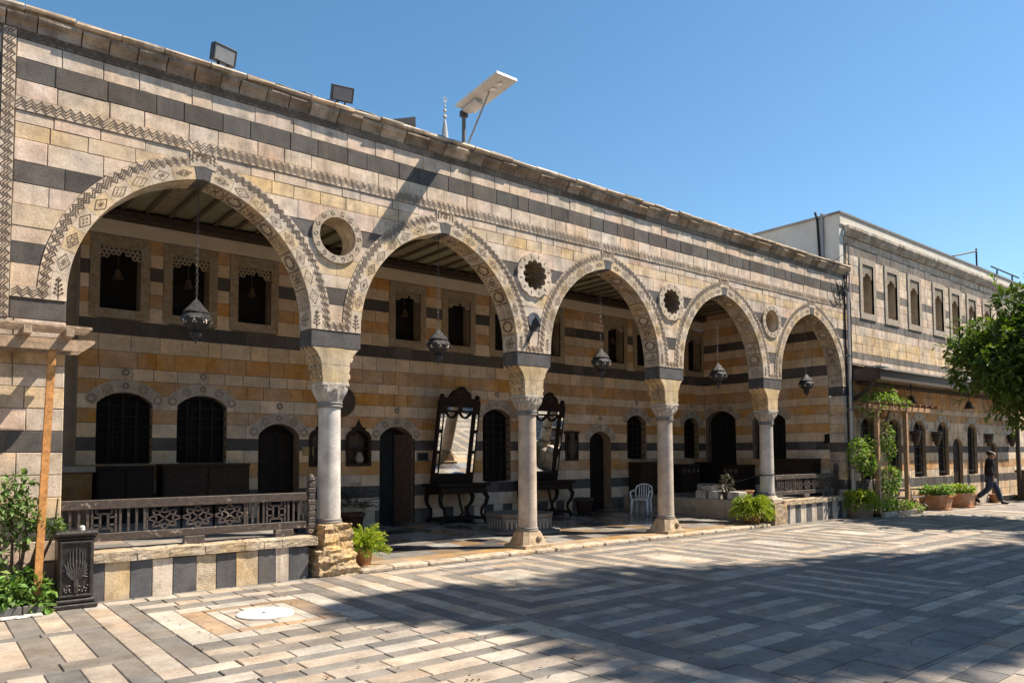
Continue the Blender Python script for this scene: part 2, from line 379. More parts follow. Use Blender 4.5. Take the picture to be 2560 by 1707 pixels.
# ------------------------------------------------------------------ ground and paving
g = MB(); g.add([(-120, -120, -.014), (160, -120, -.014), (160, 160, -.014), (-120, 160, -.014)], [(0, 1, 2, 3)])
MGR = stone_mat('ground_bed', mott=.4, scale=2.5, bump=.3)
g.t = [(.10, .086, .072)]
ground = struct(g.build('courtyard_ground', MGR))
PL = (.40, .325, .255); PD = (.20, .177, .154); PM = (.44, .395, .33); PB = (.31, .215, .14)
pav = []
prn = random.Random(11)
def pcol(k):
    if k == 'L': return jit(prn.choice([PL, PL, (.375, .29, .215), (.38, .325, .265)]), .13, prn)
    if k == 'M': return jit(PM, .07, prn)
    if k == 'B': return jit(PB, .15, prn)
    return jit(prn.choice([PD, PD, (.215, .187, .158), (.18, .162, .144)]), .12, prn)
def strip(x0, x1, y0, y1, dr, k, ln=.40):
    """dr 'x': stones follow one another along x"""
    if x1-x0 < .02 or y1-y0 < .02: return
    a, b = (x0, x1) if dr == 'x' else (y0, y1)
    n = max(1, round((b-a)/ln)); js = [a]+[a+(b-a)*(i+prn.uniform(-.3, .3))/n for i in range(1, n)]+[b]
    g0 = .0036
    for i in range(n):
        j = [prn.uniform(0, .006) for _ in range(4)]
        if dr == 'x': r4 = [(js[i]+g0+j[0], y0+g0), (js[i+1]-g0-j[1], y0+g0), (js[i+1]-g0-j[2], y1-g0), (js[i]+g0+j[3], y1-g0)]
        else: r4 = [(x0+g0, js[i]+g0+j[0]), (x1-g0, js[i]+g0+j[1]), (x1-g0, js[i+1]-g0-j[2]), (x0+g0, js[i+1]-g0-j[3])]
        pav.append((r4, k, pcol(k)))
def nest(cx, cy, edges):
    """edges: (hx, hy, kind) from outside in; the last fills its rectangle"""
    for i, (hx, hy, k) in enumerate(edges):
        if i == len(edges)-1:
            strip(cx-hx, cx+hx, cy-hy, cy+hy, 'x', k, .6); break
        ix, iy = edges[i+1][:2]
        strip(cx-hx, cx-ix, cy-hy, cy+hy, 'y', k); strip(cx+ix, cx+hx, cy-hy, cy+hy, 'y', k)
        strip(cx-ix, cx+ix, cy+iy, cy+hy, 'x', k); strip(cx-ix, cx+ix, cy-hy, cy-iy, 'x', k)
strip(-1.5, 34, -.20, -.02, 'x', 'D', .6)
# left field: bands running away from the wall
for y1, y0, sh in ((-.2, -1.55, 0), (-1.72, -2.85, 0), (-3.14, -5.2, .05), (-5.45, -9.2, .05)):
    x = -1.44+sh
    xs = []
    while x < 1.30+sh-.01: xs.append(x); x += .25
    for i in range(len(xs)-1):
        strip(xs[i], xs[i+1], y0, y1, 'y', 'L' if i % 2 == 0 else 'D', .42)
    strip(xs[-1], xs[-1]+.24, y0, y1, 'y', 'L', .5); strip(xs[-1]+.24, 1.56, y0, y1, 'y', 'D', .55)
for y1, y0 in ((-1.55, -1.72), (-2.85, -3.14), (-5.2, -5.45)): strip(-1.44, 1.56, y0, y1, 'x', 'D', .5)
# panel with the round white cover
c1 = (3.015, -2.055)
nest(*c1, [(1.455, 1.855, 'L'), (1.215, 1.63, 'D'), (.975, 1.37, 'L'), (.973, 1.165, 'D'), (.971, .87, 'M'), (.685, .66, 'B'), (.445, .50, 'M'), (.31, .33, 'L')])
strip(4.47, 4.70, -3.91, -.2, 'y', 'D')
y = -3.91
k = 0
while y > -9:
    h = .18 if k % 2 == 0 else .225
    strip(1.56, 4.77, y-h, y, 'x', 'D' if k % 2 == 0 else 'L', .5); y -= h; k += 1
strip(4.70, 4.95, -3.91, -.2, 'y', 'L'); strip(4.95, 5.2, -3.91, -.2, 'y', 'D')
def panel(cx, hx):
    e = []; x = hx; q = 0
    while x > .36: e.append((x, x+.26, 'L' if q % 2 == 0 else 'D')); x -= .25; q += 1
    e.append((.30, .34, 'M')); nest(cx, -2.12, e)
panel(6.73, 1.53)
strip(5.2, 8.26, -.33, -.2, 'x', 'D'); strip(8.26, 8.55, -3.91, -.2, 'y', 'D'); strip(4.77, 8.55, -4.15, -3.91, 'x', 'D'); 
x = 8.55
for cx in (9.93, 12.98, 16.03, 19.08, 22.13, 25.18, 28.23, 31.28):
    panel(cx, 1.36)
    strip(cx-1.36, cx+1.36, -.5, -.2, 'x', 'D'); strip(cx+1.36, cx+1.69, -3.74, -.2, 'y', 'D'); strip(x, cx-1.36, -3.74, -.2, 'y', 'D') if cx < 10 else None
    strip(cx-1.38, cx+1.69, -3.95, -3.74, 'x', 'L'); strip(cx-1.38, cx+1.69, -4.15, -3.95, 'x', 'D')
# front field: ladders of bars
strip(4.77, 5.05, -9.2, -4.15, 'y', 'L', .55); strip(5.05, 5.34, -7.45, -4.15, 'y', 'D', .5)
def ladder(x0, x1, ya, yb, first=.09, per=.465, th=.195):
    y = ya-first
    strip(x0, x1, y, ya, 'x', 'D')
    while y-per > yb:
        strip(x0, x1, y-th, y, 'x', 'L', .34); strip(x0, x1, y-per, y-th, 'x', 'D', .6); y -= per
    if y > yb: strip(x0, x1, yb, y, 'x', 'D')
ladder(5.34, 6.69, -4.15, -7.45); strip(6.69, 7.0, -7.45, -4.15, 'y', 'D', .55); ladder(7.0, 8.33, -4.15, -7.45); strip(8.33, 8.65, -7.45, -4.15, 'y', 'D', .6)
strip(5.05, 8.65, -7.5, -7.45, 'x', 'D'); strip(5.05, 8.65, -7.72, -7.5, 'x', 'L', .5); strip(5.05, 8.65, -8.0, -7.72, 'x', 'D'); strip(5.05, 8.65, -8.2, -8.0, 'x', 'L'); strip(5.05, 8.65, -9.2, -8.2, 'x', 'D', .6)
def vladder(x0, x1, ya, yb):
    x = x0
    while x+.5 < x1:
        strip(x, x+.19, yb, ya, 'y', 'L', .48); strip(x+.19, x+.525, yb, ya, 'y', 'D', .55); x += .525
    strip(x, x1, yb, ya, 'y', 'D')
vladder(8.65, 11.45, -4.22, -6.16); strip(8.65, 11.45, -4.22, -4.15, 'x', 'D'); strip(8.65, 11.45, -6.38, -6.16, 'x', 'D')
ladder(8.65, 10.53, -6.38, -9.2, .02, .43, .18); strip(10.53, 10.85, -9.2, -6.38, 'y', 'D'); ladder(10.85, 12.7, -6.38, -9.2, .02, .43, .18)
strip(11.45, 11.75, -6.38, -4.15, 'y', 'D'); ladder(11.75, 13.6, -4.15, -6.38); strip(12.7, 13.6, -9.2, -6.38, 'y', 'D', .5)
x = 13.6; q = 0
while x < 33:
    (ladder if q % 2 == 0 else vladder)(x+.3, x+2.8, -4.15, -6.3); strip(x, x+.3, -9.2, -4.15, 'y', 'D'); strip(x+.3, x+2.8, -9.2, -6.3, 'x', 'L' if q % 2 else 'D', .6); x += 2.8; q += 1
emit_stones(ground, GRD, pav, MPV, 300, 'paving_stone', .003, .006, .05)
for o in ground.children:
    if o.name.startswith('paving_stonework'): o.name = 'paving_stones'
m_ = MB(); m_.lathe([(.30, .004), (.30, .018), (.29, .023), (0.001, .024)], (3.045, -2.085, 0), 40, 0, (.74, .71, .66), cap=False)
cover = m_.build('well_cover', MMB); tag(cover, 'round white marble cover set in the striped paving', 'cover')
h = MB(); h.lathe([(.028, .0245), (.02, .027), (.001, .027)], (3.02, -2.085, 0), 10, 0, (.04, .035, .03), cap=False); h.build('grip', MIRON, cover)

# ------------------------------------------------------------------ portico floor
FZ = lambda y: .06 if y < .45 else .06+.13*(y-.45)/4.15
pf = MB(); pf.add([(1, .0, .045), (20, .0, .045), (20, .45, .045), (1, .45, .045), (20, 4.7, .178), (1, 4.7, .178), (1, 0, -.01), (20, 0, -.01)], [(0, 1, 2, 3), (3, 2, 4, 5), (6, 7, 1, 0)], 0, (.12, .10, .08))
pfo = struct(pf.build('portico_floor', MGR))
tl = []; frn = random.Random(5)
yy = [.0, .45]+[.45+.52*i for i in range(1, 9)]
for j in range(len(yy)-1):
    x = 4.6-.2*j % .5; i = 0
    while x < 15.9:
        x2 = min(x+.52, 16.0)
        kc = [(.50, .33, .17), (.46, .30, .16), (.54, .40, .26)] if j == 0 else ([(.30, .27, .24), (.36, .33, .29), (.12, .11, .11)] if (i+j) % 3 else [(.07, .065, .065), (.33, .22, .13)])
        tl.append((x+.003, x2-.003, yy[j]+.003, yy[j+1]-.003, jit(frn.choice(kc), .15, frn))); x = x2; i += 1
tl.sort(key=lambda t: -seen_area([(t[0], t[2], FZ(t[2])), (t[1], t[2], FZ(t[2])), (t[1], t[3], FZ(t[3])), (t[0], t[3], FZ(t[3]))]))
rest = MB()
for i, (a, b, c, d, cl) in enumerate(tl):
    t_ = MB() if i < 200 else rest
    za, zb = FZ(c), FZ(d)
    if c < .45: zb = .06
    t_.add([(a, c, za), (b, c, za), (b, d, zb), (a, d, zb), (a, c, za-.012), (b, c, za-.012), (b, d, zb-.012), (a, d, zb-.012)], [(0, 1, 2, 3), (0, 4, 5, 1), (1, 5, 6, 2), (2, 6, 7, 3), (3, 7, 4, 0)], 0, cl)
    if i < 200: t_.build('floor_tile', MFL, pfo, origin=((a+b)/2, (c+d)/2, za))
o = rest.build('floor_tiles', MFL, pfo); o['kind'] = 'stuff'
kb = thing('portico_kerb', 'low kerb of worn cream stones along the front of the portico floor', 'kerb', (10, -.1, 0))
x = 5.14; krn = random.Random(4)
while x < 15.85:
    w = krn.uniform(.42, .95); x2 = min(x+w, 15.85)
    if not (8.3 < (x+x2)/2 < 9.1 and False):
        b = MB(); b.box(x+.006, x2-.006, -.25+krn.uniform(-.012, .012), -.004, -.012, .062+krn.uniform(-.006, .006), 0, jit((.56, .44, .32), .14, krn), .02); b.build('kerb_stone', MRK, kb, origin=((x+x2)/2, -.1, 0))
    x = x2

# ------------------------------------------------------------------ arcade facade
X0, AW, PW = 1.38, 3.07, .79
AC = [X0+AW/2+i*(AW+PW) for i in range(5)]                 # arch centres
PC = [X0+(i+1)*AW+i*PW+PW/2 for i in range(4)]              # pillar centres
XR = X0+5*AW+4*PW                                           # 19.89
ZS, ZA, HS = 3.62, 5.39, AW/2
hA = ZA-ZS; RA = (HS*HS+hA*hA)/(2*HS); CA = RA-HS           # two-centred arch: centres offset by CA beyond the axis
def ahw(v, ex):
    if v < ZS: return HS+ex
    q = (RA+ex)**2-(v-ZS)**2
    return max(0, math.sqrt(q)-CA) if q > 0 else 0
def ahole(uc, ex, panel=False):
    top = 5.745
    def f(v):
        w = ahw(v, ex)
        if panel and 5.5 < v < top: w = max(w, .172)
        return w if v < top else 0
    return (uc, f)
RZ, RO = 4.975, .375
ends = [4.845-AW-PW]
rounds = [(c, (lambda v, r=RO: math.sqrt(max(0, r*r-(v-RZ)**2)))) for c in PC]
fac = thing('arcade_facade', 'long striped stone facade of the portico with five pointed arches', 'facade', (10, 0, 0))
XE = 20.28; XL = -2.2
c = MB()
hc = [ahole(u, .10) for u in AC]+[(u, lambda v, r=.30: math.sqrt(max(0, r*r-(v-RZ)**2))) for u in PC]
core_wall(c, FAC, 3.32, 6.72, XL, XE, hc, -.012, .06)
core_wall(c, FAC, 3.32, 6.72, XL, XE, hc, -.41, .06, flip=True)
core_wall(c, FAC, 0, 3.32, XL, X0-.012, [], -.012, 1); core_wall(c, FAC, 0, 3.32, XL, X0-.012, [], -.41, 1, flip=True)
core_wall(c, FAC, 0, 3.32, XR+.012, XE, [], -.012, 1)
c.box(XE-.012, XE-.002, .012, .41, 0, 6.72)
c.add([(XL, .012, 6.72), (XE, .012, 6.72), (XE, .41, 6.72), (XL, .41, 6.72)], [(0, 1, 2, 3)])
c.t = [(.23, .19, .155)]*len(c.f)
c.build('wall_core', MIN, fac)
up = [(6.363, 6.595, 'c'), (6.108, 6.363, 'd'), (5.902, 6.108, 'c')]
mid = [(5.60, 5.743, 'c'), (5.41, 5.60, 'y'), (5.144, 5.41, 'c'), (4.893, 5.144, 'd'), (4.646, 4.893, 'c'), (4.39, 4.646, 'y'), (4.204, 4.39, 'c'), (3.949, 4.204, 'd'), (3.692, 3.949, 'c')]
low = [(3.05, 3.31, 'c'), (2.79, 3.05, 'y'), (2.53, 2.79, 'c'), (2.28, 2.53, 'y'), (2.02, 2.28, 'c'), (1.77, 2.02, 'd'), (1.51, 1.77, 'c'), (1.25, 1.51, 'c'), (1.0, 1.25, 'y'), (.75, 1.0, 'd'), (.5, .75, 'c'), (.25, .5, 'c'), (0, .25, 'y')]
r9 = random.Random(9)
st = coursed(up, .815, XE, [], .46, r_=r9)+coursed(up+mid, XL, .675, [], .5, r_=r9)
st += coursed(mid, .815, XE, [ahole(u, .302, True) for u in AC]+rounds, .46, r_=r9)
st += coursed([(3.31, 3.69, 'd')], .815, X0-HS*0-.302, [], .4, r_=r9)[:0]
st += coursed([(3.312, 3.558, 'd')], .815, X0, [], .42, r_=r9)+coursed([(3.56, 3.69, 'c')], XL, .675, [], .5, r_=r9)+coursed([(3.312, 3.558, 'd')], XL, .675, [], .5, r_=r9)
st += coursed(low, XL, X0, [], .46, r_=r9)+coursed(low, XR, XE, [], .45, r_=r9)+coursed([(3.312, 3.558, 'd')], XR, XE, [], .5, r_=r9)
emit_stones(fac, FAC, st, MS, 300, 'stone')
for o in fac.children:
    if o.name.startswith('stonework'): o.name = 'ashlar_stones'
# jamb faces of the end piers (return of the wall thickness)
for xx, sgn in ((X0, 1), (XR, -1)):
    P = (lambda u, v, d, xx=xx: (xx+d, u, v)) if sgn > 0 else (lambda u, v, d, xx=xx: (xx-d, -u, v))
    for v0, v1, k in low+[(3.312, 3.558, 'd')]:
        b = MB(); b.prism(P, [(.01, v0+.004), (.408, v0+.004), (.408, v1-.004), (.01, v1-.004)] if sgn > 0 else [(-.408, v0+.004), (-.01, v0+.004), (-.01, v1-.004), (-.408, v1-.004)], 0, -.02, 0, tone(k, r9), .004)
        b.build('jamb_stone', MS, fac)
# --- zigzag ribbons
ZB = (.60, .475, .355)
def ribbon(mb, pts, w, d, per=.098, nl=3, th=.0115, amp=.36):
    """zigzag lines along a centre polyline in the facade plane"""
    L = [0]
    for i in range(1, len(pts)): L.append(L[-1]+math.hypot(pts[i][0]-pts[i-1][0], pts[i][1]-pts[i-1][1]))
    def at(s):
        i = 1
        while i < len(L)-1 and L[i] < s: i += 1
        f = (s-L[i-1])/max(1e-6, L[i]-L[i-1]); a, b = pts[i-1], pts[i]
        t = ((b[0]-a[0])/max(1e-6, L[i]-L[i-1]), (b[1]-a[1])/max(1e-6, L[i]-L[i-1]))
        return (a[0]+(b[0]-a[0])*f, a[1]+(b[1]-a[1])*f), (-t[1], t[0])
    n = max(2, int(round(L[-1]/(per/2)))); A = w*amp/2
    P_ = []
    for i in range(n+1):
        (x, y), (nx, ny) = at(L[-1]*i/n); P_.append((x, y, nx, ny))
    for l in range(nl):
        o0 = (l-(nl-1)/2)*w*.25
        for i in range(n):
            if r9.random() < .015: continue
            o1 = o0+(A if i % 2 else -A); o2 = o0+(-A if i % 2 else A)
            a, b = P_[i], P_[i+1]
            mb.line(FAC, (a[0]+a[2]*o1, a[1]+a[3]*o1), (b[0]+b[2]*o2, b[1]+b[3]*o2), th*r9.uniform(.8, 1.15), d)
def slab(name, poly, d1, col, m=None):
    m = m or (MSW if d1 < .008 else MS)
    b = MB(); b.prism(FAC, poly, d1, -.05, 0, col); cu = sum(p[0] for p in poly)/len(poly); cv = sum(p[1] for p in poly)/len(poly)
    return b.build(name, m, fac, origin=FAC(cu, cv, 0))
def band(z0, z1, x0, x1, d, ln=.62, keep=1., per=.098, nl=3):
    x = x0
    while x < x1-.02:
        w = min(ln*r9.uniform(.75, 1.25), x1-x)
        if x1-x-w < .2: w = x1-x
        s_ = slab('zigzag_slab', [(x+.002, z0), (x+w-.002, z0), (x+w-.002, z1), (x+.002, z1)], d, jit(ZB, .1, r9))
        if r9.random() < keep:
            z = MB(); ribbon(z, [(x+.01, (z0+z1)/2), (x+w-.01, (z0+z1)/2)], z1-z0, d+.003, per, nl); z.build('zigzag_inlay', MINL, s_, origin=tuple(s_['_o']))
        x += w
segs = [.815]+[q for u in AC for q in (u-.0, u+.0)]+[XE]
band(5.747, 5.898, .815, XE, .014, 1.1)
ZB0 = ZB; ZB = (.25, .19, .14); band(6.598, 6.70, .815, XE, .006, .9, .62); ZB = ZB0  # grime and the cornice's shade are both put into this darker tint
# vertical ribbon on the left, framing the wall
for k in range(8):
    z0 = 3.315+(6.69-3.315)*k/8; z1 = 3.315+(6.69-3.315)*(k+1)/8
    s_ = slab('zigzag_slab', [(.683, z0+.002), (.808, z0+.002), (.808, z1-.002), (.683, z1-.002)], .014, jit(ZB, .1, r9))
    z = MB(); ribbon(z, [(.7455, z0+.01), (.7455, z1-.01)], .13, .017); z.build('zigzag_inlay', MINL, s_, origin=tuple(s_['_o']))
# foot ribbon joining neighbouring arches
feet = [(.815, X0-.302+.0)]+[(p-PW/2+.302-.132, p+PW/2-.302+.132) for p in PC]
for i, (a, b) in enumerate(feet):
    a2, b2 = (a, X0-.172) if i == 0 else (a, b)
    s_ = slab('zigzag_slab', [(a2, 3.562), (b2, 3.562), (b2, 3.688), (a2, 3.688)], .014, jit(ZB, .08, r9))
    z = MB(); ribbon(z, [(a2+.02, 3.625), (b2-.02, 3.625)], .125, .017); z.build('zigzag_inlay', MINL, s_, origin=tuple(s_['_o']))
def apt(uc, sgn, th, ex):                # point on the arch: th from 0 at the springing up
    return (uc+sgn*((RA+ex)*math.cos(th)-CA), ZS+(RA+ex)*math.sin(th))
def thmax(ex): return math.acos(CA/(RA+ex))
VC = [(.62, .465, .29), (.62, .50, .375)]
def motif(mb, P, c, a, b, kind, d, ang=0.):
    """inlaid figure about c; a, b half axes"""
    ca, sa = math.cos(ang), math.sin(ang)
    T = lambda u, v: (c[0]+u*ca-v*sa, c[1]+u*sa+v*ca)
    if kind == 'diamond':
        q = [T(-a, 0), T(0, -b), T(a, 0), T(0, b)]
        for i in range(4): mb.line(P, q[i], q[(i+1) % 4], .0075, d)
        kd = r9.random()
        if kd < .5:
            for u, v in ((-.36, 0), (.36, 0), (0, -.36), (0, .36)): mb.dot(P, T(u*a, v*b), min(a, b)*r9.uniform(.11, .17), d, 6)
        else:
            for i in range(6): an = i*math.pi/3; mb.line(P, T(.08*a*math.cos(an), .08*b*math.sin(an)), T(.42*a*math.cos(an), .42*b*math.sin(an)), .008, d)
    elif kind == 'flower':
        for i in range(8):
            an = i*math.pi/4; mb.line(P, T(.25*a*math.cos(an), .25*b*math.sin(an)), T(.62*a*math.cos(an), .62*b*math.sin(an)), .010, d)
        q = [T(-a, 0), T(0, -b), T(a, 0), T(0, b)]
        for i in range(4): mb.line(P, q[i], q[(i+1) % 4], .007, d)
    elif kind == 'tree':
        mb.line(P, T(0, -b), T(0, b*.9), .010, d)
        for v in (-.7, -.35, 0, .4): 
            w = a*(.75-.5*(v+.7)/1.4)
            mb.line(P, T(-w, v*b+.25*b), T(0, v*b), .010, d); mb.line(P, T(w, v*b+.25*b), T(0, v*b), .010, d); mb.dot(P, T(-w, v*b+.25*b), .013, d, 6); mb.dot(P, T(w, v*b+.25*b), .013, d, 6)
    elif kind == 'star':
        for i in range(8):
            a0, a1 = i*math.pi/4, (i+.5)*math.pi/4
            p0, p1, p2 = T(a*math.cos(a0), b*math.sin(a0)), T(.62*a*math.cos(a0+math.pi/8), .62*b*math.sin(a0+math.pi/8)), T(a*math.cos(a0+math.pi/4), b*math.sin(a0+math.pi/4))
            mb.line(P, p0, p1, .014, d); mb.line(P, p1, p2, .014, d); mb.dot(P, T(.85*a*math.cos(a0+math.pi/8), .85*b*math.sin(a0+math.pi/8)), .014, d, 6)
    elif kind == 'dots':
        for i in range(-3, 4):
            for j in range(-2, 3):
                if (i+j) % 2 == 0: mb.dot(P, T(i*a*.28, j*b*.38), .017, d, 4)
    elif kind == 'rings':
        for u, v in ((-.5, -.5), (.5, -.5), (.5, .5), (-.5, .5)):
            for i in range(10):
                an = i*.6283; mb.line(P, T(a*(u+.34*math.cos(an)), b*(v+.34*math.sin(an))), T(a*(u+.34*math.cos(an+.6283)), b*(v+.34*math.sin(an+.6283))), .013, d)
        for i in range(5): mb.dot(P, T(a*.25*math.cos(i*1.2566), b*.25*math.sin(i*1.2566)), .016, d, 6)
    elif kind == 'round':
        for i in range(16):
            an = i*math.pi/8; mb.line(P, T(a*math.cos(an), b*math.sin(an)), T(a*math.cos(an+math.pi/8), b*math.sin(an+math.pi/8)), .012, d)
        for i in range(6):
            an = i*math.pi/3; mb.line(P, T(0, 0), T(.75*a*math.cos(an), .75*b*math.sin(an)), .016, d)
NV = 9; KH = .085
SOFF = ['tree', 'dots', 'rings', 'star', 'dots', 'star', 'rings', 'star', 'round']
for ai, uc in enumerate(AC):
    for sgn in (-1, 1):
        # half arch: from the impost (3.56) up to the keystone
        tk = math.acos((CA+KH)/RA)
        cuts = [-1]+[tk*(i+1)/NV for i in range(NV)]
        first = .145
        cuts = [None, first]+[first+(tk-first)*(i+1)/(NV-1) for i in range(NV-1)]
        for i in range(NV):
            t0, t1 = cuts[i], cuts[i+1]
            nn = 4; ts = [(t0 if t0 is not None else 0)+((t1-(t0 or 0))*j/nn) for j in range(nn+1)]
            g_ = .0016
            inner = [apt(uc, sgn, t, 0) for t in ts]; outer = [apt(uc, sgn, t, .17) for t in ts]
            if t0 is None:
                inner = [(uc+sgn*HS, 3.561)]+inner; outer = [(uc+sgn*(HS+.17), 3.561)]+outer
            poly = inner+outer[::-1]
            if sgn > 0: poly = inner[::-1]+outer          # keep CCW for the viewer
            poly = poly[::-1] if sum(poly[j][0]*poly[(j+1) % len(poly)][1]-poly[(j+1) % len(poly)][0]*poly[j][1] for j in range(len(poly))) < 0 else poly
            cu = sum(p[0] for p in poly)/len(poly); cv = sum(p[1] for p in poly)/len(poly)
            sh = [(cu+(p[0]-cu)*.987, cv+(p[1]-cv)*.987) for p in poly]
            col = jit(VC[(i+ai) % 2] if i else (.60, .485, .365), .07, r9)
            v_ = MB(); v_.prism(FAC, sh, .012+r9.uniform(-.002, .003), -.412, 0, col, back=True)
            vo = v_.build('voussoir', MS, fac, origin=FAC(cu, cv, 0))
            tm = ((t0 if t0 is not None else 0)+t1)/2
            inl = MB()
            cm = apt(uc, sgn, tm, .085) if t0 is not None else (uc+sgn*(HS+.085), (3.561+apt(uc, sgn, t1, 0)[1])/2)
            an = math.atan2(cm[1]-ZS, cm[0]-(uc-sgn*CA))
            ln = (t1-(t0 if t0 is not None else 0))*RA if t0 is not None else .32
            if i == 0: motif(inl, FAC, cm, .055, .14, 'tree', .0165)
            elif i == NV-1: motif(inl, FAC, cm, .10, .045, 'flower', .0165, an+math.pi/2)
            else: motif(inl, FAC, cm, ln*.38, .066, 'diamond' if r9.random() < .65 else 'flower', .0165, an+math.pi/2)
            # soffit figure (only the right halves face the viewer)
            if sgn > 0:
                def SP(u, v, d, uc=uc):        # u along the arc, v depth into the wall, d off the stone
                    z_up = u
                    th = z_up/RA
                    if th < 0: return (uc+HS*.994-d-.003, v, ZS+u)
                    rr = RA*.9985-d-.003
                    return (uc+rr*math.cos(th)-CA, v, ZS+rr*math.sin(th))
                uu = tm*RA if t0 is not None else (t1*RA-.06)/2-.01
                motif(inl, SP, (uu, .205), ln*.40, .15, SOFF[(i+ai*2) % 8] if 0 < i < NV-1 else ('tree' if i == 0 else 'round'), .004, 0)
                q = [(uu-ln*.46, .03), (uu+ln*.46, .03), (uu+ln*.46, .38), (uu-ln*.46, .38)]
                for j in range(4): inl.line(SP, q[j], q[(j+1) % 4], .007, .004)
            inl.build('inlay', MINL, vo, origin=tuple(vo['_o']))
        # zigzag ring
        tz = math.acos(min(1, (CA+.172)/(RA+.235)))
        nz = 5
        for k in range(nz):
            ts = [tz*(k+j/6)/nz for j in range(7)]
            inner = [apt(uc, sgn, t, .172) for t in ts]; outer = [apt(uc, sgn, t, .298) for t in ts]
            if k == 0:
                inner = [(uc+sgn*(HS+.172), 3.562)]+inner; outer = [(uc+sgn*(HS+.298), 3.562 if False else 3.69)]+outer
            poly = inner+outer[::-1]
            if sum(poly[j][0]*poly[(j+1) % len(poly)][1]-poly[(j+1) % len(poly)][0]*poly[j][1] for j in range(len(poly))) < 0: poly = poly[::-1]
            if k == 0: poly = [(p[0], max(p[1], 3.69)) for p in poly]
            s_ = slab('zigzag_slab', poly, .011, jit(ZB, .09, r9))
            z = MB(); ribbon(z, [apt(uc, sgn, t, .235) for t in ts], .125, .0145); z.build('zigzag_inlay', MINL, s_, origin=tuple(s_['_o']))
    # keystone of basalt and the square zigzag panel over it
    kz = [apt(uc, 1, math.acos((CA+KH)/RA), 0), apt(uc, 1, thmax(0), 0), apt(uc, -1, math.acos((CA+KH)/RA), 0)]
    poly = [kz[2], (uc, kz[1][1]), kz[0], (uc+.11, apt(uc, 1, math.acos((CA+.11)/(RA+.17)), .17)[1]), (uc, apt(uc, 1, thmax(.17), .17)[1]), (uc-.11, apt(uc, 1, math.acos((CA+.11)/(RA+.17)), .17)[1])]
    b = MB(); b.prism(FAC, poly, .016, -.412, 0, jit((.13, .125, .125), .1, r9), back=True); b.build('keystone', MS, fac, origin=FAC(uc, 5.45, 0))
    zt = apt(uc, 1, math.acos((CA+.168)/(RA+.172)), .172)[1]
    s_ = slab('apex_panel', [(uc-.168, zt), (uc, apt(uc, 1, thmax(.175), .175)[1]), (uc+.168, zt), (uc+.168, 5.744), (uc-.168, 5.744)], .018, jit(ZB, .06, r9))
    z = MB()
    for k in (1, .62): ribbon(z, [(uc-.14*k, 5.665-.06*k), (uc-.14*k, 5.66+.07*k), (uc+.14*k, 5.66+.07*k), (uc+.14*k, 5.665-.06*k)], .05, .0215, .05, 2, .009)
    motif(z, FAC, (uc, 5.655), .05, .04, 'flower', .0215); z.build('panel_inlay', MINL, s_, origin=tuple(s_['_o']))
# --- roundels in the spandrels
for i, pc in enumerate(PC):
    if i in (0, 3):
        b = MB(); b.ring(FAC, (pc, RZ), .40, .288, .035, -.03, 40, 0, (.56, .45, .34)); ro = b.build('roundel_ring', MCV, fac, origin=FAC(pc, RZ, 0))
        z = MB()
        for k in range(14):
            an = k*6.2832/14; cc = (pc+.342*math.cos(an), RZ+.342*math.sin(an))
            for j in range(7): 
                a0 = an+j*.8; rr = .040-.004*j
                z.line(FAC, (cc[0]+rr*math.cos(a0), cc[1]+rr*math.sin(a0)), (cc[0]+(rr-.004)*math.cos(a0+.8), cc[1]+(rr-.004)*math.sin(a0+.8)), .010, .0375)
        z.build('scroll_carving', MINL, ro, origin=tuple(ro['_o']))
        b = MB()
        vs = []; n = 36
        for dd in (.03, -.41): vs += [FAC(pc+.29*math.cos(6.2832*k/n), RZ+.29*math.sin(6.2832*k/n), dd) for k in range(n)]
        b.add(vs, [(k, n+k, n+(k+1) % n, (k+1) % n) for k in range(n)], 0, (.64, .48, .30)); b.build('roundel_lining', MS, fac, True, FAC(pc, RZ, 0))
    else:
        b = MB(); n = 72
        lob = lambda an, r0, a: r0+a*abs(math.sin(6*an))
        out = [(pc+lob(6.2832*k/n, .385, .022)*math.cos(6.2832*k/n), RZ+lob(6.2832*k/n, .385, .022)*math.sin(6.2832*k/n)) for k in range(n)]
        inn = [(pc+lob(6.2832*k/n+.26, .235, .045)*math.cos(6.2832*k/n), RZ+lob(6.2832*k/n+.26, .235, .045)*math.sin(6.2832*k/n)) for k in range(n)]
        vs = [FAC(*q, .04) for q in out]+[FAC(*q, .04) for q in inn]+[FAC(*q, -.02) for q in out]
        b.add(vs, [f for k in range(n) for f in ((k, (k+1) % n, n+(k+1) % n, n+k), (k, 2*n+k, 2*n+(k+1) % n, (k+1) % n))], 0, (.58, .47, .35)); ro = b.build('scalloped_ring', MS, fac, origin=FAC(pc, RZ, 0))
        z = MB()
        for k in range(12):
            an = (k+.5)*6.2832/12; z.line(FAC, (pc+.315*math.cos(an), RZ+.315*math.sin(an)), (pc+.365*math.cos(an), RZ+.365*math.sin(an)), .022, .0425)
        z.build('dart_inlay', MINL, ro, origin=tuple(ro['_o']))
        b = MB(); vs = []; nr = 9
        for j in range(nr):
            tw = j*.055
            vs += [FAC(pc+lob(6.2832*k/n+.26, .235, .045)*math.cos(6.2832*k/n+tw), RZ+lob(6.2832*k/n+.26, .235, .045)*math.sin(6.2832*k/n+tw), .04-.45*j/(nr-1)) for k in range(n)]
        b.add(vs, [(j*n+k, j*n+n+k, j*n+n+(k+1) % n, j*n+(k+1) % n) for j in range(nr-1) for k in range(n)], 0, (.30, .235, .17)); b.build('fluted_lining', MS, fac, False, FAC(pc, RZ, 0))
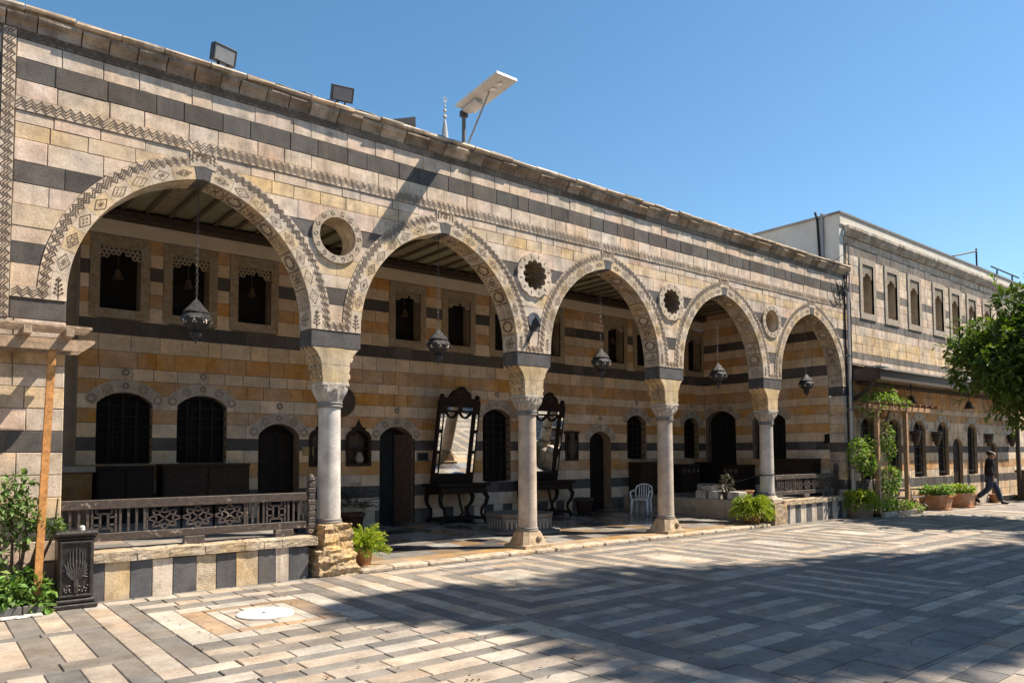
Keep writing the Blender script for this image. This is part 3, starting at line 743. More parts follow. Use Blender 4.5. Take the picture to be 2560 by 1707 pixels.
# --- cornice: two courses of separate stones
x = XL; i = 0
prof_lo = [(-.0, 6.70), (.022, 6.70), (.034, 6.735), (.058, 6.775), (.095, 6.80), (.115, 6.825), (.118, 6.85), (.10, 6.868), (0, 6.868)]
prof_hi = [(0, 6.87), (.085, 6.87), (.09, 6.885), (.135, 6.895), (.15, 6.92), (.14, 6.95), (.05, 6.968), (-.30, 6.968)]
for prof, nm, lo_, hi_ in ((prof_lo, 'cornice_stone', .24, .46), (prof_hi, 'coping_stone', .3, .6)):
    x = XL
    while x < XE+.05:
        w = r9.uniform(lo_, hi_); x2 = min(x+w, XE+.05); e = r9.uniform(-.022, .014); ez = r9.uniform(-.012, .010)
        b = MB(); cl = jit(r9.choice([(.44, .33, .235), (.32, .235, .165), (.50, .38, .275)] if nm == 'cornice_stone' else [(.60, .465, .34), (.52, .40, .29), (.62, .49, .365)]), .12, r9)  # coping tone paints its sunlit lip; cornice tone paints grime and underside shade
        n = len(prof); va = []
        for xx in (x+.007, x2-.007): va += [(xx, -(d+(e if d > .03 else 0)+r9.uniform(-.009, .009)*(d > .01)), z+ez*(z > 6.71)+r9.uniform(-.006, .006)*(d > .03)) for d, z in prof]
        b.add(va, [(k, k+1, n+k+1, n+k) for k in range(n-1)]+[tuple(range(n-1, -1, -1)), tuple(range(n, 2*n))], 0, cl)
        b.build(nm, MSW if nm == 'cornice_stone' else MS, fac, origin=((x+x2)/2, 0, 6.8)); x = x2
cb = MB(); cb.box(XL, XE, .0, .30, 6.69, 6.93, 0, (.14, .11, .085)); cb.build('cornice_backing', MIN, fac)
rf = MB(); rf.box(XL, 20.1, .28, 5.2, 6.80, 6.94, 0, (.42, .38, .34)); struct(rf.build('portico_roof', MPL))
# ------------------------------------------------------------------ columns with bracket, impost and pedestal
def wob(s, amp, seed):
    """push the vertices of a mesh builder about, to roughen hewn rock"""
    q = random.Random(seed); memo = {}
    s.v = [tuple(memo.setdefault((round(v[0], 4), round(v[1], 4), round(v[2], 4)), tuple(v[k]+q.uniform(-amp, amp) for k in range(3)))) for v in s.v]
def ridge(s, seed):
    q = random.Random(seed); cx = sum(v[0] for v in s.v)/len(s.v); cy = sum(v[1] for v in s.v)/len(s.v); ph = [q.uniform(0, 6) for _ in range(6)]
    def f(v):
        a = math.atan2(v[1]-cy, v[0]-cx)
        k = 1+.045*math.sin(38*v[2]+1.6*math.sin(2*a+ph[0])+ph[1])+.05*math.sin(3*a+ph[2]+5*v[2])+.03*math.sin(7*a+ph[3]-9*v[2])+.03*math.sin(71*v[2]+2*math.sin(4*a))
        return (cx+(v[0]-cx)*k, cy+(v[1]-cy)*k, v[2])
    s.v = [f(v) for v in s.v]
def grid_box(x0, x1, y0, y1, z0, z1, n=7, taper=0.):
    b = MB(); nx = ny = n; nz = max(4, int(n*(z1-z0)/(x1-x0)))
    def face(f, a, c):
        vs = [f(i/a, j/c) for j in range(c+1) for i in range(a+1)]
        b.add(vs, [(j*(a+1)+i, j*(a+1)+i+1, (j+1)*(a+1)+i+1, (j+1)*(a+1)+i) for j in range(c) for i in range(a)])
    def T(x, y, z):
        k = 1-taper*(z-z0)/(z1-z0); cx, cy = (x0+x1)/2, (y0+y1)/2; return (cx+(x-cx)*k, cy+(y-cy)*k, z)
    face(lambda s, t: T(x0+(x1-x0)*s, y0, z0+(z1-z0)*t), nx, nz); face(lambda s, t: T(x1-(x1-x0)*s, y1, z0+(z1-z0)*t), nx, nz)
    face(lambda s, t: T(x1, y0+(y1-y0)*s, z0+(z1-z0)*t), ny, nz); face(lambda s, t: T(x0, y1-(y1-y0)*s, z0+(z1-z0)*t), ny, nz)
    face(lambda s, t: T(x0+(x1-x0)*s, y0+(y1-y0)*t, z1), nx, ny)
    return b
specs = [('column of pale grey marble on a tall rough yellow rock pedestal', .72, (.56, .525, .48), True),
         ('beige stone column on a short chamfered base beside the leaning mirrors', .345, (.50, .40, .31), False),
         ('beige stone column on a short chamfered base in front of the white chair', .345, (.49, .40, .32), False),
         ('pale grey column tied with a chain, on a block pedestal by the far railing', .70, (.52, .475, .43), True)]
for i, (lab, zb, colr, tall) in enumerate(specs):
    pc = PC[i]; ay = .205; q = random.Random(40+i)
    t = thing('column', lab, 'column', (pc, ay, 0), 'columns of the arcade')
    # impost
    b = MB(); b.box(pc-PW/2, pc+PW/2, -.004, .412, 3.312, 3.558, 0, jit((.105, .10, .10), .08, q), .008); b.build('impost_block', MS, t)
    # bracket: stepped corbel, curved cheeks on both sides
    def prof(zt):      # half width at height
        if zt > 3.06: k = (zt-3.06)/.25; return .225+.14*k**1.7
        k = (zt-2.80)/.26; return .205+.018*k
    zs = [2.80+.51*j/16 for j in range(17)]
    L = [(pc-prof(z), z) for z in zs]; Rr = [(pc+prof(z), z) for z in zs]
    cuts = [(2.802, 3.058, (-.30, .28)), (3.062, 3.310, (-.33, .34))]
    YB = jit((.61, .45, .25), .05, q)
    for z0, z1, fr in cuts:
        zz = [z0+(z1-z0)*j/8 for j in range(9)]
        us = [-1, fr[0], fr[1], 1]
        for k in range(3):
            a = [(pc+us[k]*prof(z)+.0015, z) for z in zz]; c_ = [(pc+us[k+1]*prof(z)-.0015, z) for z in zz]
            b = MB(); b.prism(FAC, c_+a[::-1], -.002+q.uniform(-.002, .002), -.408, 0, jit(YB, .07, q), back=True); b.build('bracket_stone', MS, t)
    # honeycomb carving on the flanks of the bracket
    for s in (-1, 1):
        hv = MB()
        for row in range(4):
            zc = 2.86+row*.125
            for k in range(3):
                yc = .07+k*.135+(row % 2)*.03
                w = prof(zc)
                P = (lambda u, v, d, s=s: (pc+s*(prof(v)+d), u, v))
                m_ = []
                for j in range(9):
                    an = math.pi*j/8; m_.append((yc+.06*math.cos(an), zc+.085*math.sin(an)))
                pl = m_ if s > 0 else m_[::-1]
                hv.prism(P, pl, .028, -.02, 0, jit((.50, .33, .17), .1, q))
        hv.build('honeycomb_carving', MS, t)['kind'] = 'stuff'
    # capital: square above, round below, carved leaves
    b = MB(); n = 32; rings = []
    for j in range(9):
        f = j/8; z = 2.515+.235*f; e = 2+8*f**2; rr = .175+.035*f+.012*math.sin(f*3.1)
        for k in range(n):
            an = 6.2832*k/n; cc, ss = abs(math.cos(an))**e+abs(math.sin(an))**e, 0
            rad = rr*cc**(-1/e); lf = 1+(.035*math.cos(8*an) if 0 < j < 8 else 0)*(.4+.6*math.sin(f*3.14))
            rings.append((pc+rad*lf*math.cos(an), ay+rad*lf*math.sin(an), z))
    b.add(rings, [(j*n+k, j*n+(k+1) % n, j*n+n+(k+1) % n, j*n+n+k) for j in range(8) for k in range(n)], 0, jit((.53, .45, .37) if i else (.57, .51, .44), .04, q))
    b.box(pc-.215, pc+.215, ay-.213, ay+.205, 2.752, 2.798, 0, (.62, .54, .45), .005)
    cp = b.build('capital', MCV if i else MS, t)
    z = MB(); P = lambda u, v, d: (pc+u, ay-.213-d, v)
    if i:
        lf = MB()
        for k in range(16):
            an = 6.2832*(k+.5)/16
            for (z0, r0, r1) in ((2.60, .19, .225), (2.70, .20, .235)):
                a2 = an+(0 if z0 < 2.65 else .196)
                d_ = Vector((math.cos(a2), math.sin(a2), 0)); s_ = Vector((-math.sin(a2), math.cos(a2), 0)); o_ = Vector((pc, ay, 0))
                lf.add([o_+d_*r0-s_*.03+Vector((0, 0, z0-.05)), o_+d_*r0+s_*.03+Vector((0, 0, z0-.05)), o_+d_*(r1+.012)+s_*.012+Vector((0, 0, z0+.035)), o_+d_*(r1+.012)-s_*.012+Vector((0, 0, z0+.035)), o_+d_*(r0+.005)+Vector((0, 0, z0+.03))], [(0, 1, 2, 3), (3, 2, 4)], 0, (.56, .48, .39))
        lf.build('leaf_carving', MS, cp)['kind'] = 'stuff'
    else:
        rb = MB()
        for k in range(8):
            an = 6.2832*k/8
            for sg in (-.22, .22): rb.tube([(pc+.180*math.cos(an+sg), ay+.180*math.sin(an+sg), 2.54), (pc+.212*math.cos(an+sg*.6), ay+.212*math.sin(an+sg*.6), 2.63), (pc+.222*math.cos(an), ay+.222*math.sin(an), 2.70), (pc+.25*math.cos(an-sg*1.2), ay+.25*math.sin(an-sg*1.2), 2.75)], .009, 5, 0, (.60, .55, .49))
        rb.build('rib_carving', MS, cp)['kind'] = 'stuff'
    # shaft with neck and base rings
    b = MB(); b.lathe([(.172, zb+.075), (.170, zb+.2), (.165, 1.5), (.160, 2.43)], (pc, ay, 0), 32, 0, colr, cap=False); b.build('shaft', MMB, t, True)
    b = MB(); b.lathe([(.16, 2.428), (.182, 2.435), (.190, 2.45), (.182, 2.468), (.172, 2.474), (.186, 2.484), (.192, 2.497), (.184, 2.512), (.16, 2.516)], (pc, ay, 0), 32, 0, (.20, .19, .185)); b.build('neck_ring', MMB, t, True)
    b = MB(); b.lathe([(.178, zb), (.193, zb+.008), (.198, zb+.024), (.190, zb+.038), (.180, zb+.044), (.190, zb+.054), (.190, zb+.066), (.176, zb+.077)], (pc, ay, 0), 32, 0, (.20, .19, .185) if i in (0, 3) else (.26, .23, .20)); b.build('base_ring', MMB, t, True)
    # pedestal
    if i == 0:
        lo = grid_box(pc-.34, pc+.25, -.21, .5, -.01, .37, 16); ridge(lo, 1); wob(lo, .012, 1); lo.t = [(.58, .42, .24)]*len(lo.f)
        hi = grid_box(pc-.23, pc+.23, -.15, .45, .34, .722, 16, .14); ridge(hi, 2); wob(hi, .010, 2); hi.t = [(.60, .42, .225)]*len(hi.f)
        lo.build('lower_pedestal_rock', MRK, t); hi.build('upper_pedestal_rock', MRK, t)
    elif i == 3:
        lo = grid_box(pc-.27, pc+.27, -.16, .45, -.01, .50, 8); wob(lo, .010, 3); lo.t = [(.48, .345, .21)]*len(lo.f)
        lo.build('pedestal_block', MRK, t)
        b = MB(); b.box(pc-.24, pc+.24, -.09, .44, .50, .64, 0, (.54, .43, .32), .03); b.lathe([(.24, .64), (.20, .702)], (pc, ay, 0), 24, 0, (.54, .43, .32)); b.build('pedestal_cap', MS, t)
    else:
        b = MB(); n = 8
        w0, w1 = .30, .195
        pr = [(w0, -.01), (w0, .12), (w0-.02, .13), (w1+.02, .30), (w1, .348)]
        vs = []
        for w, z in pr:
            cth = .06 if z < .125 else .08
            vs += [(pc-w+cth*(z > .125), ay-w, z), (pc+w-cth*(z > .125), ay-w, z), (pc+w, ay-w+cth*(z > .125), z), (pc+w, ay+w-cth*(z > .125), z), (pc+w-cth*(z > .125), ay+w, z), (pc-w+cth*(z > .125), ay+w, z), (pc-w, ay+w-cth*(z > .125), z), (pc-w, ay-w+cth*(z > .125), z)]
        b.add(vs, [(r*8+k, r*8+(k+1) % 8, r*8+8+(k+1) % 8, r*8+8+k) for r in range(4) for k in range(8)]+[tuple(range(32, 40))], 0, (.53, .385, .24)); b.build('pedestal', MRK, t)
        b = MB(); b.lathe([(.055, -.01), (.05, .012), (.03, .022), (.001, .024)], (0, 0, 0), 12, 0, (.44, .31, .19), cap=False)
        b.v = [(pc+.05+x, ay-.262-z*1.4-(.0), .235+y) for x, y, z in b.v]; b.build('boss', MRK, t)
# wall lamp in the keyhole niche of the second spandrel
pc = PC[1]
t = thing('niche_spotlight', 'dark cone spotlight in the keyhole niche above the second column', 'spotlight', (pc, -.05, 4.05))
b = MB(); b.ring(FAC, (pc, 4.15), .145, .118, .016, -.01, 24, 0, (.12, .12, .125)); b.dot(FAC, (pc, 4.15), .13, .010, 24, 0, (.10, .11, .125)); b.build('round_backing', MPNT, t)
b = MB(); b.add([(pc-.10, -.02, 3.98), (pc+.10, -.02, 4.06), (pc-.01, -.20, 4.02), (pc+.015, -.03, 4.24)], [(0, 2, 3), (2, 1, 3), (0, 1, 2), (0, 3, 1)], 0, (.022, .022, .025)); b.build('shade', MPNT, t)
b = MB(); b.tube([(pc-.07, -.05, 3.98), (pc-.13, -.06, 3.86), (pc-.15, -.02, 3.74)], .016, 8, 0, (.02, .02, .02)); b.build('arm', MPNT, t)

# ------------------------------------------------------------------ hanging lanterns
def lantern(uc, lab):
    z0 = 3.82; t = thing('lantern', lab, 'lantern', (uc, .2, z0), 'pierced metal lanterns under the arches')
    lb = lambda an, z: 1+.05*abs(math.cos(4*an))
    G = (.085, .082, .082)
    def lt(name, pr, n=32, lob=lb, c=G): b = MB(); b.lathe([(r, z) for r, z in pr], (uc, .2, z0), n, 0, c, lob); return b.build(name, MLAN, t)
    lt('cap', [(.012, .0), (.03, -.012), (.085, -.085), (.145, -.155), (.160, -.175), (.158, -.192), (.13, -.198)])
    bo = lt('bowl', [(.14, -.197), (.165, -.212), (.188, -.245), (.192, -.275), (.18, -.305), (.15, -.345), (.11, -.385), (.062, -.415), (.05, -.43)])
    lt('pendant', [(.045, -.432), (.075, -.445), (.078, -.475), (.06, -.505), (.03, -.54), (.012, -.575), (.004, -.61)], 20, None)
    pz = MB()
    for k in range(8):
        an = (k+.5)*6.2832/8
        for du, dv, r in ((0, .012, .016), (-.02, -.012, .012), (.02, -.012, .012)):
            rr = .178+dv*.9; P = lambda u, v, d: (uc+(rr+d)*math.cos(an)-u*math.sin(an), .2+(rr+d)*math.sin(an)+u*math.cos(an), z0-.313+v)
            pz.dot(P, (du, dv), r, .012, 4, 0, (.62, .52, .42))
    pz.build('pierced_openings', MPNT, bo)['kind'] = 'stuff'
    ch = MB(); zt = ZA-.03; k = 0; z = z0
    while z < zt:
        a = .016 if z < z0+1.1 else .010; l = .055
        r_ = []
        for j in range(9):
            th = 6.2832*j/8; u = a*math.cos(th); v = l/2*math.sin(th)
            r_.append((uc+(u if k % 2 else 0), .2+(0 if k % 2 else u), z+l/2+v))
        ch.tube(r_, .0042, 4, 0, (.16, .15, .14), False); z += l*.82; k += 1
    ch.build('chain', MLAN, t)
    return t
for i, l in enumerate(['pierced metal lantern hanging in the first, nearest arch', 'pierced metal lantern hanging in the arch above the door and mirror', 'pierced metal lantern hanging in the middle arch', 'pierced metal lantern hanging in the fourth arch, second from the right', 'pierced metal lantern hanging in the farthest, rightmost arch']): lantern(AC[i], l)
# ------------------------------------------------------------------ portico back wall
YB_ = 4.6; BW = plane_y(YB_); DZ = .57
bw = thing('portico_back_wall', 'shaded striped stone back wall of the portico with doors and windows', 'wall', (10, YB_, 0))
r3 = random.Random(21)
WIN = [2.96, 4.30, 11.41, 16.63, 19.21]; WW = [.455, .455, .44, .42, .37]
DOOR = [5.81, 8.535, 15.1]
UWX = [2.84, 4.05, 5.27, 8.82, 10.26, 11.68, 13.25, 15.77, 17.0, 19.42]
UPH = [(u-.49, u+.49) for u in UWX]
holes = []
for u, w in zip(WIN, WW): holes.append(arch_hole(u, w, 1.06 if u == 11.41 else 1.585, 2.67, 2.875))
for u in DOOR: holes.append(arch_hole(u, .425, -.1, 2.14, 2.37))
holes += [arch_hole(7.585, .275, 1.53, 2.16, 2.30), arch_hole(6.75, .275, 1.53, 2.16, 2.30), rect_hole(13.77, 14.19, 1.6, 2.3)]
uph = [rect_hole(a, b, 4.2, 5.69) for a, b in UPH]
bx0, bx1 = 2.20, XR+.1
co = [(5.45, 5.70, 't'), (5.2, 5.45, 'i'), (4.95, 5.2, 'd'), (4.7, 4.95, 'i'), (4.45, 4.7, 't'), (4.17, 4.45, 'i'), (3.91, 4.17, 'd'), (3.61, 3.91, 'i'), (3.31, 3.61, 't'), (3.09, 3.31, 'i'), (2.83, 3.09, 't'), (2.57, 2.83, 'i'), (2.32, 2.57, 't'), (2.06, 2.32, 'i'), (1.83, 2.06, 'd'), (1.58, 1.83, 'i'), (1.30, 1.58, 't'), (1.05, 1.30, 'i'), (.80, 1.05, 'd'), (.5, .80, 'i')]
st = coursed(co, bx0, XR, holes+uph, .42, r_=r3)
# striped base course
x = 4.7; k = 0
while x < 16:
    if not any(abs(x+.15-d) < .6 for d in DOOR): st.append(([(x+.003, .12), (x+.297, .12), (x+.297, .497), (x+.003, .497)], 'd' if k % 2 else 'i', tone('d' if k % 2 else 'i', r3)))
    x += .3; k += 1
emit_stones(bw, BW, st, MIN, 300, 'stone', .003, .004, .05)
for o in bw.children:
    if o.name.startswith('stonework'): o.name = 'ashlar_stones'
c = MB(); core_wall(c, BW, 0, 6.3, bx0, XR+.02, holes+uph, -.010, .05); c.t = [(.16, .125, .09)]*len(c.f)
c.box(bx0, bx0+.008, YB_+.01, YB_+.4, 0, 6.3, 0, (.30, .22, .15)); c.box(1.0, bx0, YB_+.34, YB_+.345, 0, 6.3, 0, (.42, .32, .22))
c.box(bx0-.002, XR, YB_+.35, YB_+.36, 0, 6.3, 0, (.03, .025, .02)); c.build('wall_core', MIN, bw)
f = MB(); f.box(bx0, XR, YB_-.006, YB_+.02, 5.705, 5.97, 0, (.68, .56, .42)); f.build('plaster_frieze', MPL, bw)
def reveal(mb, P, pts, d0, d1, t):
    n = len(pts); mb.add([P(a, b, d0) for a, b in pts]+[P(a, b, d1) for a, b in pts], [(i, i+1, n+i+1, n+i) for i in range(n-1)], 0, t)
def inlay_crown(parent, P, u, hw, zs, za):
    ap = arch_pts(u, hw, zs, za, 12, .004); op = arch_pts(u, hw, zs, za, 12, .22)
    n = len(ap)
    b = MB()
    for i in range(0, n-1, 2):
        q = [ap[i], op[i], op[i+2], ap[i+2]] if i+2 < n else None
        if q: b.prism(P, [op[i], op[i+1], op[i+2], ap[i+2], ap[i+1], ap[i]], .006, -.02, 0, jit((.50, .42, .33), .08, r3))
    co_ = b.build('arch_stones', MIN, parent)
    co_['kind'] = 'stuff'
    z = MB(); ds = MB()
    mids = arch_pts(u, hw, zs, za, 4, .115)
    for k, m in enumerate(mids+[(u, za+.36)]):
        rr = [.075, .085, .05, .085, .075, .055][k]
        ds.dot(P, m, rr*1.3, .0085, 20, 0, (.56, .47, .36))
        for j in range(10):
            a0 = j*.6283; z.line(P, (m[0]+rr*.62*math.cos(a0), m[1]+rr*.62*math.sin(a0)), (m[0]+rr*1.02*math.cos(a0+.18), m[1]+rr*1.02*math.sin(a0+.18)), .016, .011); z.dot(P, (m[0]+rr*1.1*math.cos(a0+.31), m[1]+rr*1.1*math.sin(a0+.31)), .009, .011, 5)
        if k in (1, 3): z.ring(P, m, rr*.45, rr*.34, .011, .006, 14, 0)
    z.build('medallion_inlay', MINL, co_); ds.build('medallion_discs', MIN, co_)
# lower windows with iron grilles
for u, w in zip(WIN, WW):
    z0 = 1.06 if u == 11.41 else 1.585
    P = BW; ap = arch_pts(u, w, 2.67, 2.875)
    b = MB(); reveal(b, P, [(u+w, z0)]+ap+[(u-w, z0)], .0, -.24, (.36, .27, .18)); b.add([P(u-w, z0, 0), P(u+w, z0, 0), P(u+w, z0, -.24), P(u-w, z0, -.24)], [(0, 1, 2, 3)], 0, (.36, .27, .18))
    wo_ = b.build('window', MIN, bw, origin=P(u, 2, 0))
    b = MB(); b.add([P(a, c_, -.20) for a, c_ in [(u+w, z0)]+ap+[(u-w, z0)]], [tuple(range(len(ap)+2))], 0); b.build('pane', MGLS, wo_, origin=P(u, 2, 0))
    for k in range(1, 4):
        b = MB(); x = u-w+2*w*k/4; b.box(x-.022, x+.022, YB_+.165, YB_+.195, z0, 2.80 if k == 2 else 2.76, 0, (.035, .022, .014)); b.build('mullion', MDOOR, wo_, origin=P(u, 2, 0))
    for k in range(7 if z0 > 1.2 else 9):
        z = z0+.12+k*.185
        hw_ = arch_hole(u, w, z0, 2.67, 2.875)[1](z)
        if hw_ > .1: b = MB(); b.tube([P(u-hw_, z, -.03), P(u+hw_, z, -.03)], .011, 6); b.build('grille_bar', MIRON, wo_, origin=P(u, 2, 0))
    for k in range(2):
        x = u-w*.4+.8*w*k; hz = 2.68
        b = MB(); b.tube([P(x, z0, -.03), P(x, hz, -.03)], .010, 6); b.build('grille_bar', MIRON, wo_, origin=P(u, 2, 0))
    inlay_crown(bw, P, u, w, 2.67, 2.875)
for i, u in enumerate(DOOR):
    P = BW; ap = arch_pts(u, .425, 2.14, 2.37); zb = DZ if i == 0 else .17
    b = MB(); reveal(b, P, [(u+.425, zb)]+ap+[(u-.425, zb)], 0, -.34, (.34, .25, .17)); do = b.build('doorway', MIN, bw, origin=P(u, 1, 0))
    b = MB(); b.add([P(a, c_, -.335) for a, c_ in [(u+.425, zb)]+ap+[(u-.425, zb)]], [tuple(range(len(ap)+2))]); b.build('dark_interior', MBLK, do, origin=P(u, 1, 0))
    b = MB()
    if i == 1:
        b.bar(P(u+.41, (zb+2.2)/2, -.05), P(u+.13, (zb+2.2)/2, -.32), .05, 2.2-zb, 0, (.085, .052, .034)); b.box(u+.43, u+.47, YB_-.02, YB_+.1, zb, 2.1, 0, (.06, .04, .028))
    else:
        b.box(u-.42, u+.42, YB_+.30, YB_+.33, zb, 2.33, 0, (.016, .011, .009))
        for k in (-1, 1):
            for z in (zb+.2, zb+1.0): b.box(u+k*.21-.15, u+k*.21+.15, YB_+.285, YB_+.30, z, z+.6, 0, (.022, .014, .01), .006)
    b.build('door_leaf', MDOOR, do, origin=P(u, 1, 0))
    inlay_crown(bw, P, u, .425, 2.14, 2.37)
# upper windows: carved frame, pierced stone lattice
for i, u in enumerate(UWX):
    P = BW; fo = thing
    b = MB(); z0, z1, y0, y1 = 4.20, 5.69, 4.36, 5.48
    ow, iw = .488, .33
    for poly in ([(u-ow, z0), (u+ow, z0), (u+iw, y0), (u-iw, y0)], [(u+ow, z0), (u+ow, z1), (u+iw, y1), (u+iw, y0)], [(u+ow, z1), (u-ow, z1), (u-iw, y1), (u+iw, y1)], [(u-ow, z1), (u-ow, z0), (u-iw, y0), (u-iw, y1)]):
        b.prism(P, poly, .018, -.03, 0, jit((.50, .385, .26), .06, r3))
    wo_ = b.build('window_frame', MCV, bw, origin=P(u, 5, 0))
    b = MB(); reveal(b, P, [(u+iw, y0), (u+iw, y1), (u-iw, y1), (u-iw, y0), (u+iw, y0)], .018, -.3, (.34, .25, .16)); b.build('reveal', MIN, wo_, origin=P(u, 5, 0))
    b = MB(); b.box(u-iw, u+iw, YB_+.30, YB_+.31, y0, y1); b.build('dark_opening', MBLK, wo_, origin=P(u, 5, 0))
    b = MB(); hx = .072
    for rI in range(5):
        for cI in range(-6, 7):
            x = (cI+.5*(rI % 2))*hx*1.07; z = y1-.03-rI*hx*.92
            depth_ok = rI <= .6+abs(cI)*.55
            if abs(x) > iw-.02 or not depth_ok: continue
            b.ring(P, (u+x, z), hx*.64, hx*.37, .0, -.03, 6, 0, (.50, .40, .28))
    b.build('pierced_lattice', MIN, wo_, origin=P(u, 5, 0))['kind'] = 'stuff'
    if i in (0, 1, 2, 3, 7):
        lb_ = thing('bell_lamp', ['dim bell lamp inside the first upper window from the left', 'dim bell lamp inside the second upper window from the left', 'dim bell lamp inside the third upper window from the left', 'dim bell lamp inside the first upper window of the second arch', '', '', '', 'dim bell lamp inside the upper window of the middle arch'][i], 'lamp', P(u-.02, 4.95, -.12), 'bell lamps in the upper windows')
        b = MB(); b.lathe([(.02, .18), (.045, .16), (.06, .08), (.10, .0), (.095, 0)], P(u-.02, 4.93, -.12), 14, 0, (.10, .07, .045)); b.build('bell', MPNT, lb_)
        b = MB(); b.tube([P(u-.02, 5.11, -.12), P(u-.02, 5.47, -.12)], .006, 5, 0, (.1, .08, .06)); b.build('cord', MPNT, lb_)
# niches with pots
for u, lab in ((7.585, 'arched wall niche with pale pot, ogee wooden frame, beside the door'), (6.75, 'arched wooden wall niche half hidden behind the grey column')):
    t = thing('wall_niche', lab, 'niche', (u, YB_, 1.53))
    P = BW; b = MB()
    outer = [(u+.30, 1.49), (u+.30, 2.13), (u+.25, 2.22), (u+.15, 2.28), (u+.17, 2.31), (u+.07, 2.36), (u, 2.50), (u-.07, 2.36), (u-.17, 2.31), (u-.15, 2.28), (u-.25, 2.22), (u-.30, 2.13), (u-.30, 1.49)]
    inner = [(u+.235, 1.55), (u+.235, 2.08), (u+.18, 2.17), (u+.10, 2.22), (u+.05, 2.24), (u+.02, 2.25), (u, 2.26), (u-.02, 2.25), (u-.05, 2.24), (u-.10, 2.22), (u-.18, 2.17), (u-.235, 2.08), (u-.235, 1.55)]
    n = len(outer)
    vs = [P(*q, .03) for q in outer]+[P(*q, .03) for q in inner]+[P(*q, -.01) for q in outer]+[P(*q, -.2) for q in inner]
    b.add(vs, [f for k in range(n) for f in ((k, (k+1) % n, n+(k+1) % n, n+k), (k, 2*n+k, 2*n+(k+1) % n, (k+1) % n), (n+k, n+(k+1) % n, 3*n+(k+1) % n, 3*n+k))], 0, (.035, .022, .014)); b.build('frame', MDOOR, t)
    b = MB(); b.add([P(*q, -.2) for q in inner], [tuple(range(n))], 0, (.12, .085, .055)); b.build('back', MDOOR, t)
    b = MB(); b.box(u-.235, u+.235, YB_-.01, YB_+.2, 1.85, 1.87, 0, (.04, .026, .016)); b.build('shelf', MDOOR, t)
    pt = thing('niche_pot', 'small pale pot inside the niche '+('beside the open door' if u > 7 else 'behind the grey column'), 'pot', (u+.05, YB_+.06, 1.55))
    b = MB(); b.lathe([(.05, 0), (.09, .05), (.10, .12), (.06, .19), (.045, .22), (.06, .24)], (u+.05, YB_+.06, 1.555), 18, 0, (.34, .29, .23)); b.build('body', MPNT, pt, True)
t = thing('wall_niche', 'square wall niche holding a dark urn, between mirror and third door', 'niche', (13.98, YB_, 1.6))
b = MB()
for a, c_, d_, e in ((13.74, 13.79, 1.58, 2.3), (14.17, 14.22, 1.58, 2.3), (13.74, 14.22, 1.555, 1.60), (13.70, 14.26, 2.28, 2.36)): b.box(a, c_, YB_-.03, YB_+.05, d_, e, 0, (.045, .03, .02))
b.box(13.78, 14.18, YB_+.2, YB_+.21, 1.6, 2.3, 0, (.10, .075, .05)); b.build('frame', MDOOR, t)
t2 = thing('niche_urn', 'dark swelling urn with a lid standing in the square niche', 'urn', (13.98, YB_+.02, 1.6))
b = MB(); b.lathe([(.09, 0), (.10, .03), (.15, .2), (.17, .38), (.15, .5), (.10, .58), (.12, .61)], (13.98, YB_+.02, 1.602), 20, 0, (.06, .045, .032)); b.build('body', MPNT, t2, True)
b = MB(); b.lathe([(.12, .61), (.11, .66), (.05, .74), (.02, .8)], (13.98, YB_+.02, 1.602), 16, 0, (.10, .07, .045)); b.build('lid', MPNT, t2, True)
# small plaques, hanging brass tray
for (a, b2, z0, z1, c_, lab) in ((6.33, 6.52, 1.75, 1.88, (.36, .26, .10), 'small brass plaque on the wall left of the grey column'), (9.09, 9.36, 1.60, 1.77, (.02, .02, .02), 'small dark framed plaque between the open door and the mirror')):
    t = thing('wall_plaque', lab, 'plaque', ((a+b2)/2, YB_, z0))
    b = MB(); b.box(a-.03, b2+.03, YB_-.012, YB_, z0-.03, z1+.03, 0, (.30, .24, .17) if a > 7 else c_, .004); b.build('mount', MPNT, t)
    b = MB(); b.box(a, b2, YB_-.018, YB_-.012, z0, z1, 0, c_); b.build('plate', MPNT, t)
t = thing('brass_tray', 'large round dark brass tray hung on the wall behind the grey column', 'tray', (7.16, YB_, 2.9))
b = MB(); n = 40; b.lathe([(.34, 0), (.33, .03), (.27, .045), (.26, .03), (.001, .026)], (0, 0, 0), n, 0, (.075, .048, .026), cap=False); b.v = [(7.16+x, YB_-.012-z, 2.885+y) for x, y, z in b.v]; b.build('dish', MPNT, t)
b = MB(); b.tube([(7.16, YB_-.01, 3.2), (7.16, YB_-.01, 3.33)], .006, 5); b.build('hook', MIRON, t)

# ------------------------------------------------------------------ right-hand end wall (faces left)
SW = plane_xl(XR); sw = thing('portico_end_wall', 'shaded striped end wall of the portico behind the farthest arch', 'wall', (XR, 2.3, 0))
sh = [arch_hole(-4.0, .56, DZ, 2.8, 3.08), arch_hole(-2.3, .55, 1.56, 2.73, 2.97), rect_hole(-.58, -.36, 2.0, 2.255)]
st = coursed([(6.0, 6.2, 't')]+[(5.7, 6.0, 'i'), (5.45, 5.7, 't'), (5.2, 5.45, 'i'), (4.95, 5.2, 'd'), (4.7, 4.95, 'i'), (4.45, 4.7, 't'), (4.2, 4.45, 'i'), (3.92, 4.2, 'd')]+co[7:], -YB_, -.415, sh, .5, r_=r3)
emit_stones(sw, SW, st, MIN, 300, 'stone', .003, .004, .05)
c = MB(); core_wall(c, SW, 0, 6.3, -YB_-.02, -.41, sh, -.012, .05); c.t = [(.16, .125, .09)]*len(c.f); c.box(XR+.32, XR+.33, .3, 4.7, .4, 3.3, 0, (.02, .017, .014)); c.build('wall_core', MIN, sw)
